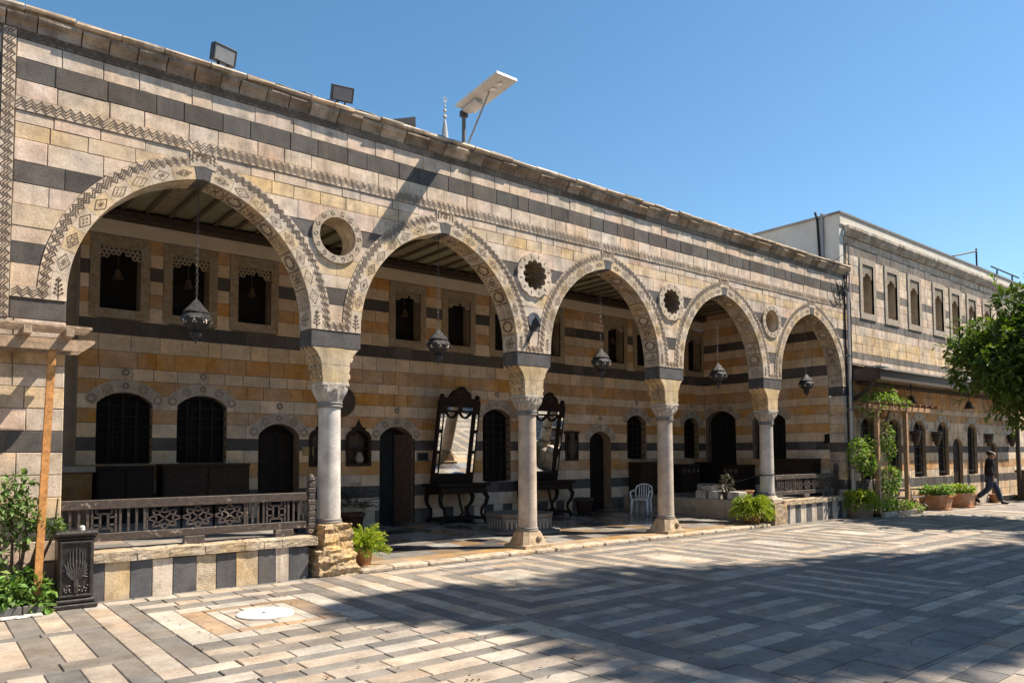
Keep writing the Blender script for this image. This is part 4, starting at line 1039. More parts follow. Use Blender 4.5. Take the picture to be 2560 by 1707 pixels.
for u, w, z0, zs, za in ((-4.0, .56, DZ, 2.8, 3.08), (-2.3, .55, 1.56, 2.73, 2.97)):
    ap = arch_pts(u, w, zs, za); b = MB(); reveal(b, SW, [(u+w, z0)]+ap+[(u-w, z0)], 0, -.3, (.30, .22, .15)); wo_ = b.build('window' if z0 > 1 else 'doorway', MIN, sw)
    b = MB(); b.add([SW(a, c_, -.28) for a, c_ in [(u+w, z0)]+ap+[(u-w, z0)]], [tuple(range(len(ap)+2))]); b.build('dark_interior', MBLK, wo_)
    for k in range(5):
        x = u-w*.8+1.6*w*k/4; b = MB(); b.tube([SW(x, z0, -.05), SW(x, zs, -.05)], .012, 6); b.build('grille_bar', MIRON, wo_)
    inlay_crown(sw, SW, u, w, zs, za)
b = MB(); b.box(XR+.1, XR+.11, .36, .58, 2.0, 2.26); b.build('vent_hole', MBLK, sw)

# ------------------------------------------------------------------ ceiling
cl = thing('portico_ceiling', 'painted timber ceiling of boards and battens over the portico', 'ceiling', (10, 2.4, 6.2))
x = .8; k = 0
while x < 20:
    b = MB(); b.box(x+.004, x+.40, .42, 4.9, 6.20+r3.uniform(0, .012), 6.24, 0, jit((.30, .285, .185) if k % 3 else (.31, .26, .17), .2, r3)); b.build('board', MWD, cl, origin=(x+.2, 2.4, 6.2))
    b = MB(); b.box(x-.028, x+.03, .42, 4.6, 6.15, 6.199, 0, jit((.14, .105, .065), .15, r3)); b.build('batten', MWD, cl, origin=(x, 2.4, 6.2))
    x += .404; k += 1
for y0, y1, z0 in ((YB_-.16, YB_-.01, 5.985), (.415, .56, 6.0)):
    b = MB(); b.box(.8, XR, y0, y1, z0, 6.148, 0, (.055, .036, .024), .02); b.build('wall_beam', MWD, cl)

# ------------------------------------------------------------------ raised daises with striped parapets
def dais(x0, x1, lab, gx):
    t = thing('raised_dais', lab, 'platform', ((x0+x1)/2, 2, 0))
    b = MB(); b.box(x0, x1, .30, YB_-.001, 0, DZ-.03, 0, (.35, .29, .23)); b.build('platform_body', MIN, t)
    y = .30; j = 0
    while y < 4.2:
        x = x0-.0
        while x < x1-.05:
            x2 = min(x+.62, x1); b = MB(); b.box(x+.003, x2-.003, y+.003, y+.6, DZ-.03, DZ, 0, jit(r3.choice([(.46, .40, .34), (.30, .27, .25), (.42, .35, .28)]), .1, r3), .004); b.build('floor_slab', MFL, t, origin=((x+x2)/2, y+.3, DZ)); x = x2
        y += .603
    return t
dais(X0-.35, 4.50, 'raised stone floor behind the near railing', 0)
dd = dais(16.05, XR, 'raised stone floor behind the far railing', 1)
y = .5; q = random.Random(3)
while y < 4.4:
    w = q.uniform(.3, .55)
    for z0, z1 in ((.05, .30), (.305, .56)):
        b = MB(); b.box(16.02, 16.05, y+.004, y+w-.004, z0, z1, 0, jit((.42, .34, .25), .15, q), .006); b.build('facing_stone', MIN, dd, origin=(16.03, y, .3))
    y += w
def parapet(xs, kinds, lab, cap_x0, cap_x1, seed):
    t = thing('striped_parapet', lab, 'wall', ((xs[0]+xs[-1])/2, 0, 0)); q = random.Random(seed)
    b = MB(); b.box(xs[0], xs[-1], -.09, .30, -.01, .47, 0, (.3, .26, .22)); b.build('wall_core', MIN, t)
    for i in range(len(xs)-1):
        k = kinds[i]; c_ = {'d': (.115, .115, .12), 'w': (.66, .565, .46), 'y': (.64, .49, .31), 'e': (.62, .48, .31)}[k]
        b = MB(); b.box(xs[i]+.003, xs[i+1]-.003, -.11+q.uniform(-.004, .004), -.088, -.01, .455+q.uniform(-.01, .012), 0, jit(c_, .08, q), .005)
        b.build('stripe_stone', MRK if k == 'e' else MS, t, origin=((xs[i]+xs[i+1])/2, -.1, .2))
    x = cap_x0
    while x < cap_x1-.02:
        w = q.uniform(.25, .62); x2 = min(x+w, cap_x1)
        b = grid_box(x+.003, x2-.003, -.15, .32, .462, .575, 5); wob(b, .006, int(x*100)); b.t = [jit((.57, .45, .31), .1, q)]*len(b.f); b.build('coping_stone', MRK, t, origin=((x+x2)/2, 0, .5)); x = x2
    return t
parapet([1.40, 1.83, 2.11, 2.36, 2.60, 2.88, 3.13, 3.385, 3.68, 3.92, 4.11, 4.40], 'dydwdedeydwd'[:4]+'dedyd'[:2]+'dedwd', 'black and white striped low wall under the near railing', 1.40, 4.52, 5)
xs = [16.62+.262*i for i in range(13)]
parapet(xs, 'dwdwdwdwdwdw', 'black and white striped low wall under the far railing', 16.60, 19.8, 6)

# ------------------------------------------------------------------ carved railings
def railing(x0, x1, lab, starfrom, starto, seed, ends):
    t = thing('wooden_railing', lab, 'railing', ((x0+x1)/2, .2, .58)); q = random.Random(seed); y = .2
    C_ = (.070, .055, .047)
    def part(nm, *a): b = MB(); b.box(*a, 0, jit(C_, .15, q), .006); return b.build(nm, MWDC, t)
    part('top_rail', x0, x1, y-.035, y+.035, 1.075, 1.19); part('bottom_rail', x0, x1, y-.03, y+.03, .68, .78)
    for xf in (x0+.25, (x0+x1)/2, x1-.35): part('foot', xf-.13, xf+.13, y-.05, y+.05, .576, .678)
    P = plane_y(y)
    def stick(mb, a, b_, w=.024): mb.bar(P(*a, 0), P(*b_, 0), w, w, 0, jit(C_, .2, q), up=(0, 1, 0))
    def bal(x): b = MB(); stick(b, (x, .775), (x, 1.08), .026); b.build('baluster', MWDC, t, origin=P(x, .9, 0))
    def fret(xa, xb):
        b = MB(); w = (xb-xa); h0, h1 = .79, 1.065; zz = [h0+(h1-h0)*k/6 for k in range(7)]; xx = [xa+w*k/6 for k in range(7)]
        for a, c_ in (((xx[0], h0), (xx[0], h1)), ((xx[6], h0), (xx[6], h1)), ((xx[1.0 .__int__()], zz[5]), (xx[5], zz[5])), ((xx[1], zz[1]), (xx[5], zz[1])), ((xx[2], zz[1]), (xx[2], zz[5])), ((xx[4], zz[1]), (xx[4], zz[5])), ((xx[0], zz[4]), (xx[2], zz[4])), ((xx[0], zz[2]), (xx[2], zz[2])), ((xx[4], zz[4]), (xx[6], zz[4])), ((xx[4], zz[2]), (xx[6], zz[2])), ((xx[1], zz[5]), (xx[1], h1)), ((xx[5], zz[5]), (xx[5], h1)), ((xx[1], zz[1]), (xx[1], h0)), ((xx[5], zz[1]), (xx[5], h0))): stick(b, a, c_, .022)
        b.build('fret_panel', MWDC, t, origin=P(xa, .9, 0))
    def star(cx, w):
        b = MB(); cz = .927; h = .148; a = w/2
        pts8 = [(cx+a*.62*math.cos(k*math.pi/4+.39), cz+h*.66*math.sin(k*math.pi/4+.39)) for k in range(8)]
        tips = [(cx+a*math.cos(k*math.pi/4)*1.0, cz+h*math.sin(k*math.pi/4)*1.0) for k in range(8)]
        for k in range(8):
            stick(b, pts8[k], tips[k], .02); stick(b, pts8[k], tips[(k+1) % 8], .02)
        for k in range(8):
            stick(b, (cx, cz), (cx+a*.46*math.cos(k*math.pi/4), cz+h*.5*math.sin(k*math.pi/4)), .02) if k % 2 else None
            stick(b, pts8[k], (cx+a*.46*math.cos(k*math.pi/4), cz+h*.5*math.sin(k*math.pi/4)), .018); stick(b, pts8[k], (cx+a*.46*math.cos((k+1)*math.pi/4), cz+h*.5*math.sin((k+1)*math.pi/4)), .018)
        for s in (-1, 1):
            stick(b, (cx+s*a, cz-h), (cx+s*a, cz+h), .02)
        b.build('star_panel', MWDC, t, origin=P(cx, .9, 0))
    n = 3; sw_ = (starto-starfrom)/n
    for k in range(n): star(starfrom+sw_*(k+.5), sw_)
    fw = (starto-starfrom)*.21
    for a, b_ in ((x0+.05, starfrom-.03), (starto+.03, x1-.05)):
        m = (a+b_)/2; fa, fb = m-fw*.5, m+fw*.5
        fret(fa, fb)
        for lo, hi in ((a, fa-.05), (fb+.05, b_)):
            k = max(2, int(round((hi-lo)/.085))+1)
            for j in range(k): bal(lo+(hi-lo)*j/(k-1))
    for xe in ends:
        b = MB()
        for j in range(9): z = .58+j*.085; b.box(xe-.05-.012*(j % 2), xe+.05+.012*(j % 2), y-.055, y+.055, z, z+.083, 0, jit(C_, .2, q), .012)
        b.lathe([(.05, 1.345), (.07, 1.37), (.05, 1.42), (.02, 1.46)], (xe, y, 0), 10, 0, C_); b.build('end_post', MWDC, t, origin=(xe, y, .58))
    return t
railing(1.36, 4.50, 'long dark wooden railing with star lattice, chipped paint, on the near parapet', 2.36, 3.60, 8, [4.56])
railing(16.64, 19.72, 'dark chipped wooden railing with star lattice on the far parapet', 17.7, 18.85, 9, [19.78])
# ------------------------------------------------------------------ right-hand wing
RY = .05; RP = plane_y(RY); RX0, RX1 = 20.29, 36.0
rb = thing('right_wing', 'taller striped stone wing beyond the arcade with a row of carved windows', 'building', (28, RY, 0)); r5 = random.Random(33)
RU = [21.60, 23.14, 24.71, 26.57, 27.94, 29.42, 30.9, 32.4]
uh = [rect_hole(u-.49, u+.49, 5.60, 7.38) for u in RU]
RWN = [(21.4, .45), (23.05, .45), (24.80, .44), (26.60, .43), (29.08, .43)]; RDR = [(27.77, .40, 2.0, 2.23), (31.1, .36, 1.88, 2.11)]
lh = [arch_hole(u, w, .965, 2.5, 2.76) for u, w in RWN]+[arch_hole(u, w, -.1, zs, za) for u, w, zs, za in RDR]
rc = [(7.64, 7.86, 'c'), (7.365, 7.64, 'e'), (7.08, 7.365, 'c'), (6.8, 7.08, 'c'), (6.53, 6.8, 'c'), (6.30, 6.53, 'e'), (6.05, 6.30, 'c'), (5.8, 6.05, 'c'), (5.585, 5.8, 'c'), (5.37, 5.585, 'e'), (5.1, 5.37, 'c'), (4.85, 5.1, 'y'), (4.59, 4.85, 'y'), (4.41, 4.59, 'e'), (4.12, 4.41, 'c'), (3.8, 4.12, 'y'), (3.5, 3.8, 't'), (3.15, 3.5, 't'), (2.98, 3.15, 'i'), (2.74, 2.98, 't'), (2.39, 2.74, 'i'), (1.95, 2.39, 'i'), (1.74, 1.95, 'd'), (1.48, 1.74, 'i'), (1.2, 1.48, 't'), (.95, 1.2, 'i'), (.68, .95, 'd'), (.42, .68, 'i'), (.0, .42, 'i')]
st = coursed(rc, RX0, RX1, uh+lh, .52, r_=r5)
emit_stones(rb, RP, st, MS, 300, 'stone', .004, .005)
for o in rb.children:
    if o.name.startswith('stonework'): o.name = 'ashlar_stones'
c = MB(); core_wall(c, RP, 0, 7.9, RX0, RX1, uh+lh, -.012, .06); c.t = [(.22, .18, .14)]*len(c.f)
c.box(RX0, RX1, .5, .51, 0, 7.9, 0, (.06, .05, .04)); c.build('wall_core', MIN, rb)
for i, u in enumerate(RU):
    b = MB(); z0, z1, y0, y1, ow, iw = 5.60, 7.38, 5.78, 7.2, .485, .325
    for poly in ([(u-ow, z0), (u+ow, z0), (u+iw, y0), (u-iw, y0)], [(u+ow, z0), (u+ow, z1), (u+iw, y1), (u+iw, y0)], [(u+ow, z1), (u-ow, z1), (u-iw, y1), (u+iw, y1)], [(u-ow, z1), (u-ow, z0), (u-iw, y0), (u-iw, y1)]): b.prism(RP, poly, .03, -.03, 0, jit((.46, .38, .30), .06, r5))
    wo_ = b.build('window_frame', MCV, rb, origin=RP(u, 6, 0))
    b = MB(); reveal(b, RP, [(u+iw, y0), (u+iw, y1), (u-iw, y1), (u-iw, y0), (u+iw, y0)], .03, -.42, (.50, .39, .27)); b.box(u-iw, u+iw, RY+.40, RY+.41, y0, y1, 0, (.40, .29, .18)); b.build('niche', MIN, wo_, origin=RP(u, 6, 0))
    b = MB(); hx = .062
    for rI in range(8):
        for cI in range(-6, 7):
            x = (cI+.5*(rI % 2))*hx*1.07; z = y1-.03-rI*hx*.9
            if abs(x) > iw-.02 or rI > 3+abs(cI)*.75: continue
            b.ring(RP, (u+x, z), hx*.62, hx*.36, .0, -.04, 6, 0, (.46, .38, .29))
    b.build('pierced_lattice', MIN, wo_, origin=RP(u, 6, 0))['kind'] = 'stuff'
for u, w in RWN:
    ap = arch_pts(u, w, 2.5, 2.76); b = MB(); reveal(b, RP, [(u+w, .965)]+ap+[(u-w, .965)], 0, -.2, (.42, .33, .24)); b.add([RP(u-w, .965, 0), RP(u+w, .965, 0), RP(u+w, .965, -.2), RP(u-w, .965, -.2)], [(0, 1, 2, 3)], 0, (.5, .42, .33)); wo_ = b.build('window', MIN, rb, origin=RP(u, 2, 0))
    b = MB(); b.add([RP(a, c_, -.18) for a, c_ in [(u+w, .965)]+ap+[(u-w, .965)]], [tuple(range(len(ap)+2))]); b.build('pane', MGLS, wo_, origin=RP(u, 2, 0))
    for k in range(4):
        x = u-w*.75+1.5*w*k/3; b = MB(); b.tube([RP(x, .965, -.08), RP(x, 2.6, -.08)], .016, 6); b.build('grille_bar', MIRON, wo_, origin=RP(u, 2, 0))
    for k in range(6):
        z = 1.1+k*.27; b = MB(); b.tube([RP(u-w, z, -.08), RP(u+w, z, -.08)], .014, 6); b.build('grille_bar', MIRON, wo_, origin=RP(u, 2, 0))
    inlay_crown(rb, RP, u, w, 2.5, 2.76)
for u, w, zs, za in RDR:
    ap = arch_pts(u, w, zs, za); b = MB(); reveal(b, RP, [(u+w, 0)]+ap+[(u-w, 0)], 0, -.13, (.40, .31, .22)); do = b.build('doorway', MIN, rb, origin=RP(u, 1, 0))
    b = MB(); b.box(u-w, u+w, RY+.10, RY+.14, 0, za, 0, (.03, .02, .014)); b.build('door_leaf', MDOOR, do, origin=RP(u, 1, 0))
# cornice, parapet
x = RX0-.02
while x < RX1:
    w = r5.uniform(.35, .6); x2 = min(x+w, RX1); pr = [(0, 7.865), (.04, 7.865), (.09, 7.93), (.13, 8.02), (.16, 8.05), (.16, 8.13), (0, 8.15)]
    b = MB(); n = len(pr); va = []; e = r5.uniform(-.008, .008)
    for xx in (x+.004, x2-.004): va += [(xx, RY-d-(e if d > .01 else 0), z) for d, z in pr]
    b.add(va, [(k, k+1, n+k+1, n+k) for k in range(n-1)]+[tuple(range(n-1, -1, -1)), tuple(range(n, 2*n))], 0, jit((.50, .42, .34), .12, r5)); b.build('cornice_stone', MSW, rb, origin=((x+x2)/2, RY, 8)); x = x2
b = MB(); b.box(20.05, RX1, RY-.02, RY+.24, 8.152, 8.44, 0, (.62, .57, .50)); b.box(20.0, RX1, RY-.05, RY+.28, 8.442, 8.50, 0, (.20, .19, .18)); b.build('parapet', MPL, rb)
b = MB(); b.box(20.06, 20.285, RY+.02, 9.0, 6.6, 8.44, 0, (.60, .555, .50)); b.box(20.0, 20.30, RY+.285, 9.0, 8.442, 8.50, 0, (.36, .33, .30)); b.box(20.29, RX1, .6, 9, 7.9, 8.2, 0, (.4, .37, .33)); b.build('plaster_side_wall', MPL, rb)
# black downpipe on the plaster wall
t = thing('black_downpipe', 'black pipe with grey duct running down the plaster side wall', 'pipe', (20, .65, 6.9))
b = MB(); b.tube([(19.98, .72, 8.62), (19.98, .66, 8.4), (19.98, .60, 6.95)], .035, 8); b.build('pipe', MIRON, t)
b = MB(); b.box(19.97, 20.055, .50, .57, 6.96, 8.55, 0, (.25, .25, .26), .01); b.build('duct', MPNT, t)
# roof fence
t = thing('roof_fence', 'dark metal mesh fence frame on the roof of the right wing', 'fence', (31, .5, 8.5))
for p, q_ in (((29.2, .5, 8.85), (31.4, .5, 9.4)), ((31.4, .5, 8.2), (31.4, .5, 9.5)), ((31.4, .5, 8.82), (33.5, .5, 8.8)), ((32.9, .5, 9.05), (36, .5, 9.05)), ((33.5, .5, 8.2), (33.5, .5, 9.0)), ((35.2, .5, 8.2), (35.2, .5, 9.05)), ((29.2, .5, 8.3), (29.2, .5, 8.86))):
    b = MB(); b.tube([p, q_], .03, 6); b.build('rail', MIRON, t)
# electric cables and pipes at the joint of the two buildings
t = thing('corner_pipes', 'bundle of grey and black pipes at the joint between arcade and wing', 'pipes', (20.25, -.05, 0))
for x, y, r_, z1, m_, c_ in ((20.19, -.06, .042, 6.2, MPNT, (.55, .49, .43)), (20.08, -.03, .018, 6.7, MIRON, None), (20.36, -.02, .034, 6.5, MPNT, (.46, .41, .36)), (20.42, .0, .02, 7.8, MPNT, (.2, .19, .18))):
    b = MB(); b.tube([(x, y, 0), (x, y, z1*.5), (x, y, z1)], r_, 8, 0, c_ or (1, 1, 1)); o = b.build('pipe', m_, t)
    for z in (1.3, 2.9, 4.4):
        if z < z1: b = MB(); b.lathe([(r_+.008, z), (r_+.008, z+.05)], (x, y, 0), 10, 0, (.2, .19, .18)); b.build('clip', MPNT, o)
t = thing('loose_cables', 'tangle of black cables hanging from the end of the cornice', 'cables', (19.8, -.05, 6.3)); q = random.Random(2)
for k in range(6):
    a = Vector((20.1+q.uniform(-.1, .1), -.06, 6.6+q.uniform(-.2, .25))); e = Vector((19.3+q.uniform(-.1, .9), -.04, 6.5+q.uniform(-.3, .2))); sag = q.uniform(.3, 1.0)
    b = MB(); b.tube([a.lerp(e, j/9)-Vector((0, .03*math.sin(j), sag*math.sin(math.pi*j/9)*.8)) for j in range(10)], .009, 5); b.build('cable', MIRON, t)
b = MB(); b.tube([(20.1, -.05, 6.6), (20.3, -.1, 7.0), (20.15, .0, 7.3), (19.9, .1, 7.1)], .01, 5); b.build('cable', MIRON, t)
b = MB(); b.tube([(20.1, -.05, 6.5), (20.28, -.09, 5.9), (20.32, -.07, 4.5), (20.3, -.06, 3)], .014, 5); b.build('cable', MIRON, t)
# wooden canopy
t = thing('timber_canopy', 'weathered dark timber canopy projecting over the right wing doors', 'canopy', (27, -.4, 4))
WC = (.085, .062, .045)
def sl(y): return 4.27+.22*(y-.04)/.76       # roof height falls outwards
y = .03
while y > -.74:
    b = MB(); y2 = y-.128; b.add([(20.42, y, sl(y)), (34, y, sl(y)), (34, y2, sl(y2)+.012), (20.42, y2, sl(y2)+.012), (20.42, y, sl(y)-.025), (34, y, sl(y)-.025), (34, y2, sl(y2)-.013), (20.42, y2, sl(y2)-.013)], [(0, 3, 2, 1), (4, 5, 6, 7), (3, 7, 6, 2), (0, 4, 7, 3)], 0, jit((.26, .245, .23), .12, r5)); b.build('roof_board', MWD, t); y = y2
b = MB(); b.box(20.40, 34, -.80, -.76, 3.72, 4.05, 0, WC, .006); b.build('front_fascia', MWD, t)
b = MB(); b.box(20.38, 20.42, -.755, .04, 3.74, 4.06, 0, (.075, .055, .04), .006); b.build('end_fascia', MWD, t)
x = 20.55
while x < 33.9: b = MB(); b.bar((x, .03, 4.16), (x, -.76, 3.93), .07, .12, 0, jit((.07, .052, .04), .1, r5)); b.build('rafter', MWD, t); x += .7
for x in (20.5,): b = MB(); b.tube([(x, .04, 3.2), (x, -.45, 3.55), (x, -.70, 3.85)], .05, 6, 0, (.06, .045, .035)); b.build('bracket', MWD, t)
b = MB(); b.bar((20.75, .0, 3.72), (33.9, .0, 3.72), .06, .10, 0, (.06, .045, .035)); b.build('wall_plate', MWD, t)
b = MB(); b.box(26.3, 27.1, -.82, -.5, 4.10, 4.16, 0, (.5, .5, .48), .01); b.box(20.6, 21.1, -.74, -.4, 4.10, 4.15, 0, (.45, .45, .44), .01); b.build('loose_sheets', MPNT, t)
b = MB(); b.box(31.1, 31.22, -.76, -.64, 0, 3.9, 0, (.05, .038, .03), .01); b.build('post', MWD, t)
# pendants under the canopy, urn sconces on the wall
for x, lab in ((23.2, 'dark bell pendant under the canopy above the vine pergola'), (27.6, 'dark bell pendant under the canopy above the walking man')):
    l = thing('canopy_pendant', lab, 'lamp', (x, -.4, 3.4)); b = MB(); b.lathe([(.03, .24), (.08, .2), (.11, .1), (.17, 0), (.15, .0)], (x, -.4, 3.2), 16, 0, (.05, .035, .025)); b.build('shade', MPNT, l, True)
    b = MB(); b.tube([(x, -.4, 3.43), (x, -.4, 3.93)], .012, 5); b.build('rod', MIRON, l)
for u, lab in ((24.2, 'dark tapered urn sconce left of the second grilled window'), (25.75, 'dark tapered urn sconce between second and third grilled windows'), (30.25, 'dark tapered urn sconce right of the man'), (32.55, 'dark tapered urn sconce farthest right')):
    l = thing('urn_sconce', lab, 'sconce', (u, RY-.15, 1.95), 'urn sconces on the right wing'); b = MB(); b.lathe([(.05, 0), (.08, .06), (.125, .28), (.14, .34), (.12, .36)], (u, RY-.14, 1.95), 16, 0, (.05, .035, .025)); b.build('bowl', MPNT, l, True)
    b = MB(); b.lathe([(.12, .36), (.155, .40), (.155, .45), (.13, .46)], (u, RY-.14, 1.95), 16, 0, (.06, .045, .032)); b.build('rim', MPNT, l, True); b = MB(); b.box(u-.03, u+.03, RY-.1, RY, 2.1, 2.16, 0, (.03, .03, .03)); b.build('mount', MPNT, l)
t = thing('door_steps', 'pale stone doorsteps in front of the right wing doors', 'steps', (29.8, -.3, 0))
for a, b2, z in ((27.9, 29.0, .30), (28.95, 30.0, .16), (31.0, 32.2, .16)): b = MB(); b.box(a, b2, -.42, .03, 0, z, 0, jit((.55, .47, .38), .08, r5), .015); b.build('step', MS, t)
t = thing('stone_trough', 'dark stone trough block at the far right under the canopy post', 'trough', (33, -.9, 0)); b = MB(); b.box(31.4, 34, -1.1, -.55, 0, 1.0, 0, (.17, .125, .085), .03); b.build('block', MRK, t); b = MB(); b.box(31.35, 34, -1.15, -.5, 1.0, 1.1, 0, (.20, .15, .10), .02); b.build('rim', MRK, t)
# far minaret finial
t = thing('minaret', 'distant minaret spire with ball finial rising behind the roof', 'minaret', (26.8, 30, 0))
b = MB(); b.lathe([(2.0, 0), (2.0, 14), (2.3, 14.2), (2.3, 15), (1.2, 15.2), (1.2, 20), (.55, 20.4), (.32, 22), (.12, 23.6), (.05, 23.9)], (26.8, 30, 0), 12, 0, (.42, .42, .43)); b.build('spire', MPL, t)
b = MB(); b.tube([(26.8, 30, 23.8), (26.8, 30, 25.1)], .03, 6, 0, (.5, .47, .4))
for z, r_ in ((24.05, .13), (24.45, .11), (24.75, .07)): b.lathe([(.02, z-r_), (r_*.8, z-r_*.6), (r_, z), (r_*.8, z+r_*.6), (.02, z+r_)], (26.8, 30, 0), 12, 0, (.55, .48, .36))
b.tube([(26.8+.14*math.cos(a/10*6.283), 30, 25.2+.14*math.sin(a/10*6.283)) for a in range(11)], .03, 5, 0, (.5, .45, .35)); b.build('finial', MPNT, t)

# ------------------------------------------------------------------ lamps on the roof edge
def flood(x, ang, lab, tiltc):
    t = thing('floodlight', lab, 'floodlight', (x, -.08, 6.97)); Rm = Matrix.Rotation(ang, 3, 'Z') @ Matrix.Rotation(tiltc, 3, 'X')
    T = lambda p: tuple(Rm @ Vector(p)+Vector((x, -.08, 7.135)))
    def ob(nm, bx_, c_, m_=MPNT): b = MB(); [b.box(*q_, 0, c_, .006) for q_ in bx_]; b.v = [T(tuple(k_*.86 for k_ in v)) for v in b.v]; b.build(nm, m_, t)
    ob('housing', [(-.19, .19, -.05, .07, -.13, .13)], (.028, .028, .03)); ob('lens', [(-.165, .165, -.056, -.051, -.105, .105)], (.22, .22, .235)); ob('rim', [(-.19, .19, -.065, -.05, .108, .13), (-.19, .19, -.065, -.05, -.13, -.108), (-.19, -.168, -.065, -.05, -.108, .108), (.168, .19, -.065, -.05, -.108, .108)], (.07, .07, .072)); ob('fins', [(-.1+.05*k, -.085+.05*k, .07, .11, -.1, .1) for k in range(5)], (.03, .03, .03))
    b = MB(); b.tube([(x-.06, -.04, 6.96), (x-.06, -.06, 7.10)], .018, 6); b.tube([(x+.06, -.04, 6.96), (x+.06, -.06, 7.05)], .012, 6); b.build('bracket', MIRON, t)
flood(3.13, R(14), 'grey floodlight on the cornice above the first arch', R(12))
flood(4.87, R(-12), 'dark floodlight on the cornice between the first and second arches', R(26))
b = MB(); b.add([(6.2, .85, 7.46), (6.72, .85, 7.66), (6.76, 1.5, 7.68), (6.2, 1.5, 7.46), (6.2, .9, 6.94), (6.78, .9, 6.94), (6.82, 1.5, 6.94), (6.2, 1.5, 6.94)], [(0, 1, 2, 3), (0, 4, 5, 1), (1, 5, 6, 2), (2, 6, 7, 3), (3, 7, 4, 0)], 0, (.008, .008, .009)); tag(b.build('roof_box', MPNT), 'slanted black box on the roof left of the distant spire', 'box')
for k, (xa, xb) in enumerate(((3.1, 4.8), (4.9, 7.15))):
    b = MB(); b.tube([(xa+(xb-xa)*j/14, -.02+.015*math.sin(j*1.7), 6.985+.02*abs(math.sin(j*2.1+k))) for j in range(15)], .011, 5); tag(b.build('roof_cable', MIRON), ['thin black cable lying on the coping between the two floodlights', 'thin black cable lying on the coping between floodlight and solar lamp'][k], 'cable')
t = thing('solar_lamp', 'white solar street lamp on a pole above the second arch', 'lamp', (7.2, .06, 6.95))
b = MB(); b.tube([(7.2, .06, 6.9), (7.2, .06, 7.62)], .035, 10, 0, (.13, .125, .13)); b.build('pole', MPNT, t)
nl_, nr_, tl_, tr_ = Vector((7.02, .05, 7.63)), Vector((7.43, .05, 7.63)), Vector((7.10, -1.0, 7.806)), Vector((7.52, -1.0, 7.806))
nrm = (tl_-nl_).cross(nr_-nl_).normalized(); nrm = nrm if nrm.z > 0 else -nrm
b = MB(); lo_ = [nl_, nr_, tr_, tl_]; b.add(lo_+[p+nrm*.045 for p in lo_], [(0, 3, 2, 1), (4, 5, 6, 7), (0, 1, 5, 4), (1, 2, 6, 5), (2, 3, 7, 6), (3, 0, 4, 7)], 0, (.60, .575, .55)); pn = b.build('panel', MPNT, t)
b = MB(); ctr = lambda s, r_: nl_.lerp(nr_, r_).lerp(tl_.lerp(tr_, r_), s)
for s in (.66, .82):
    o_ = ctr(s, .52)
    b.add([o_-nrm*.012+((nr_-nl_).normalized()*math.cos(k*.5236)+(tl_-nl_).normalized()*math.sin(k*.5236))*.045 for k in range(12)], [tuple(range(12))], 0, (.80, .80, .78))
b.build('led_discs', MPNT, pn)['kind'] = 'stuff'
b = MB(); b.bar(ctr(.02, .5)-nrm*.04, ctr(.34, .5)-nrm*.04, .16, .06, 0, (.5, .48, .46)); b.build('battery_case', MPNT, t)
b = MB(); b.tube([(7.22, .0, 6.96), ctr(.58, .5)-nrm*.01], .018, 6, 0, (.35, .34, .33)); b.build('stay', MPNT, t)
b = MB(); b.box(7.14, 7.26, .02, .10, 7.5, 7.6, 0, (.05, .05, .05)); b.box(7.12, 7.28, 0, .12, 6.96, 7.02, 0, (.1, .1, .1)); b.build('clamp', MPNT, t)

# ------------------------------------------------------------------ unseen courtyard wings, added to block low sky and bounce warm light
def wing(lab, x0, x1, y0, y1, h, face):
    t = thing('added_wing', lab, 'building', ((x0+x1)/2, (y0+y1)/2, 0))
    b = MB(); b.box(x0, x1, y0, y1, 0, h, 0, (.60, .47, .34)); b.build('wall', MS, t)
    for z in (.9, 2.0, 3.4, 4.9, 6.2):
        b = MB(); b.box(x0-.01, x1+.01, y0-.01, y1+.01, z, z+.26, 0, (.10, .09, .085)); b.build('dark_course', MS, t)
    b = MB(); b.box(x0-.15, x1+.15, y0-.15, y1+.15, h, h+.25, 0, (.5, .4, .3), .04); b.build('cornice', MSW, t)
    n = 9
    for k in range(n):
        b = MB()
        if face == 'x': y = y0+(y1-y0)*(k+.5)/n; b.box(x1, x1+.03, y-.45, y+.45, 1.2, 2.9, 0, (.03, .02, .015))
        else: x = x0+(x1-x0)*(k+.5)/n; b.box(x-.45, x+.45, y1, y1+.03, 1.2, 2.9, 0, (.03, .02, .015))
        b.build('window', MDOOR, t)
wing('unseen striped stone wing closing the left side of the courtyard, added for warm bounce light', -16, -10, -30, -.5, 7.4, 'x')
wing('unseen striped stone wing closing the near side of the courtyard, added to screen low sky', -9, 44, -36, -29, 8.2, 'y')
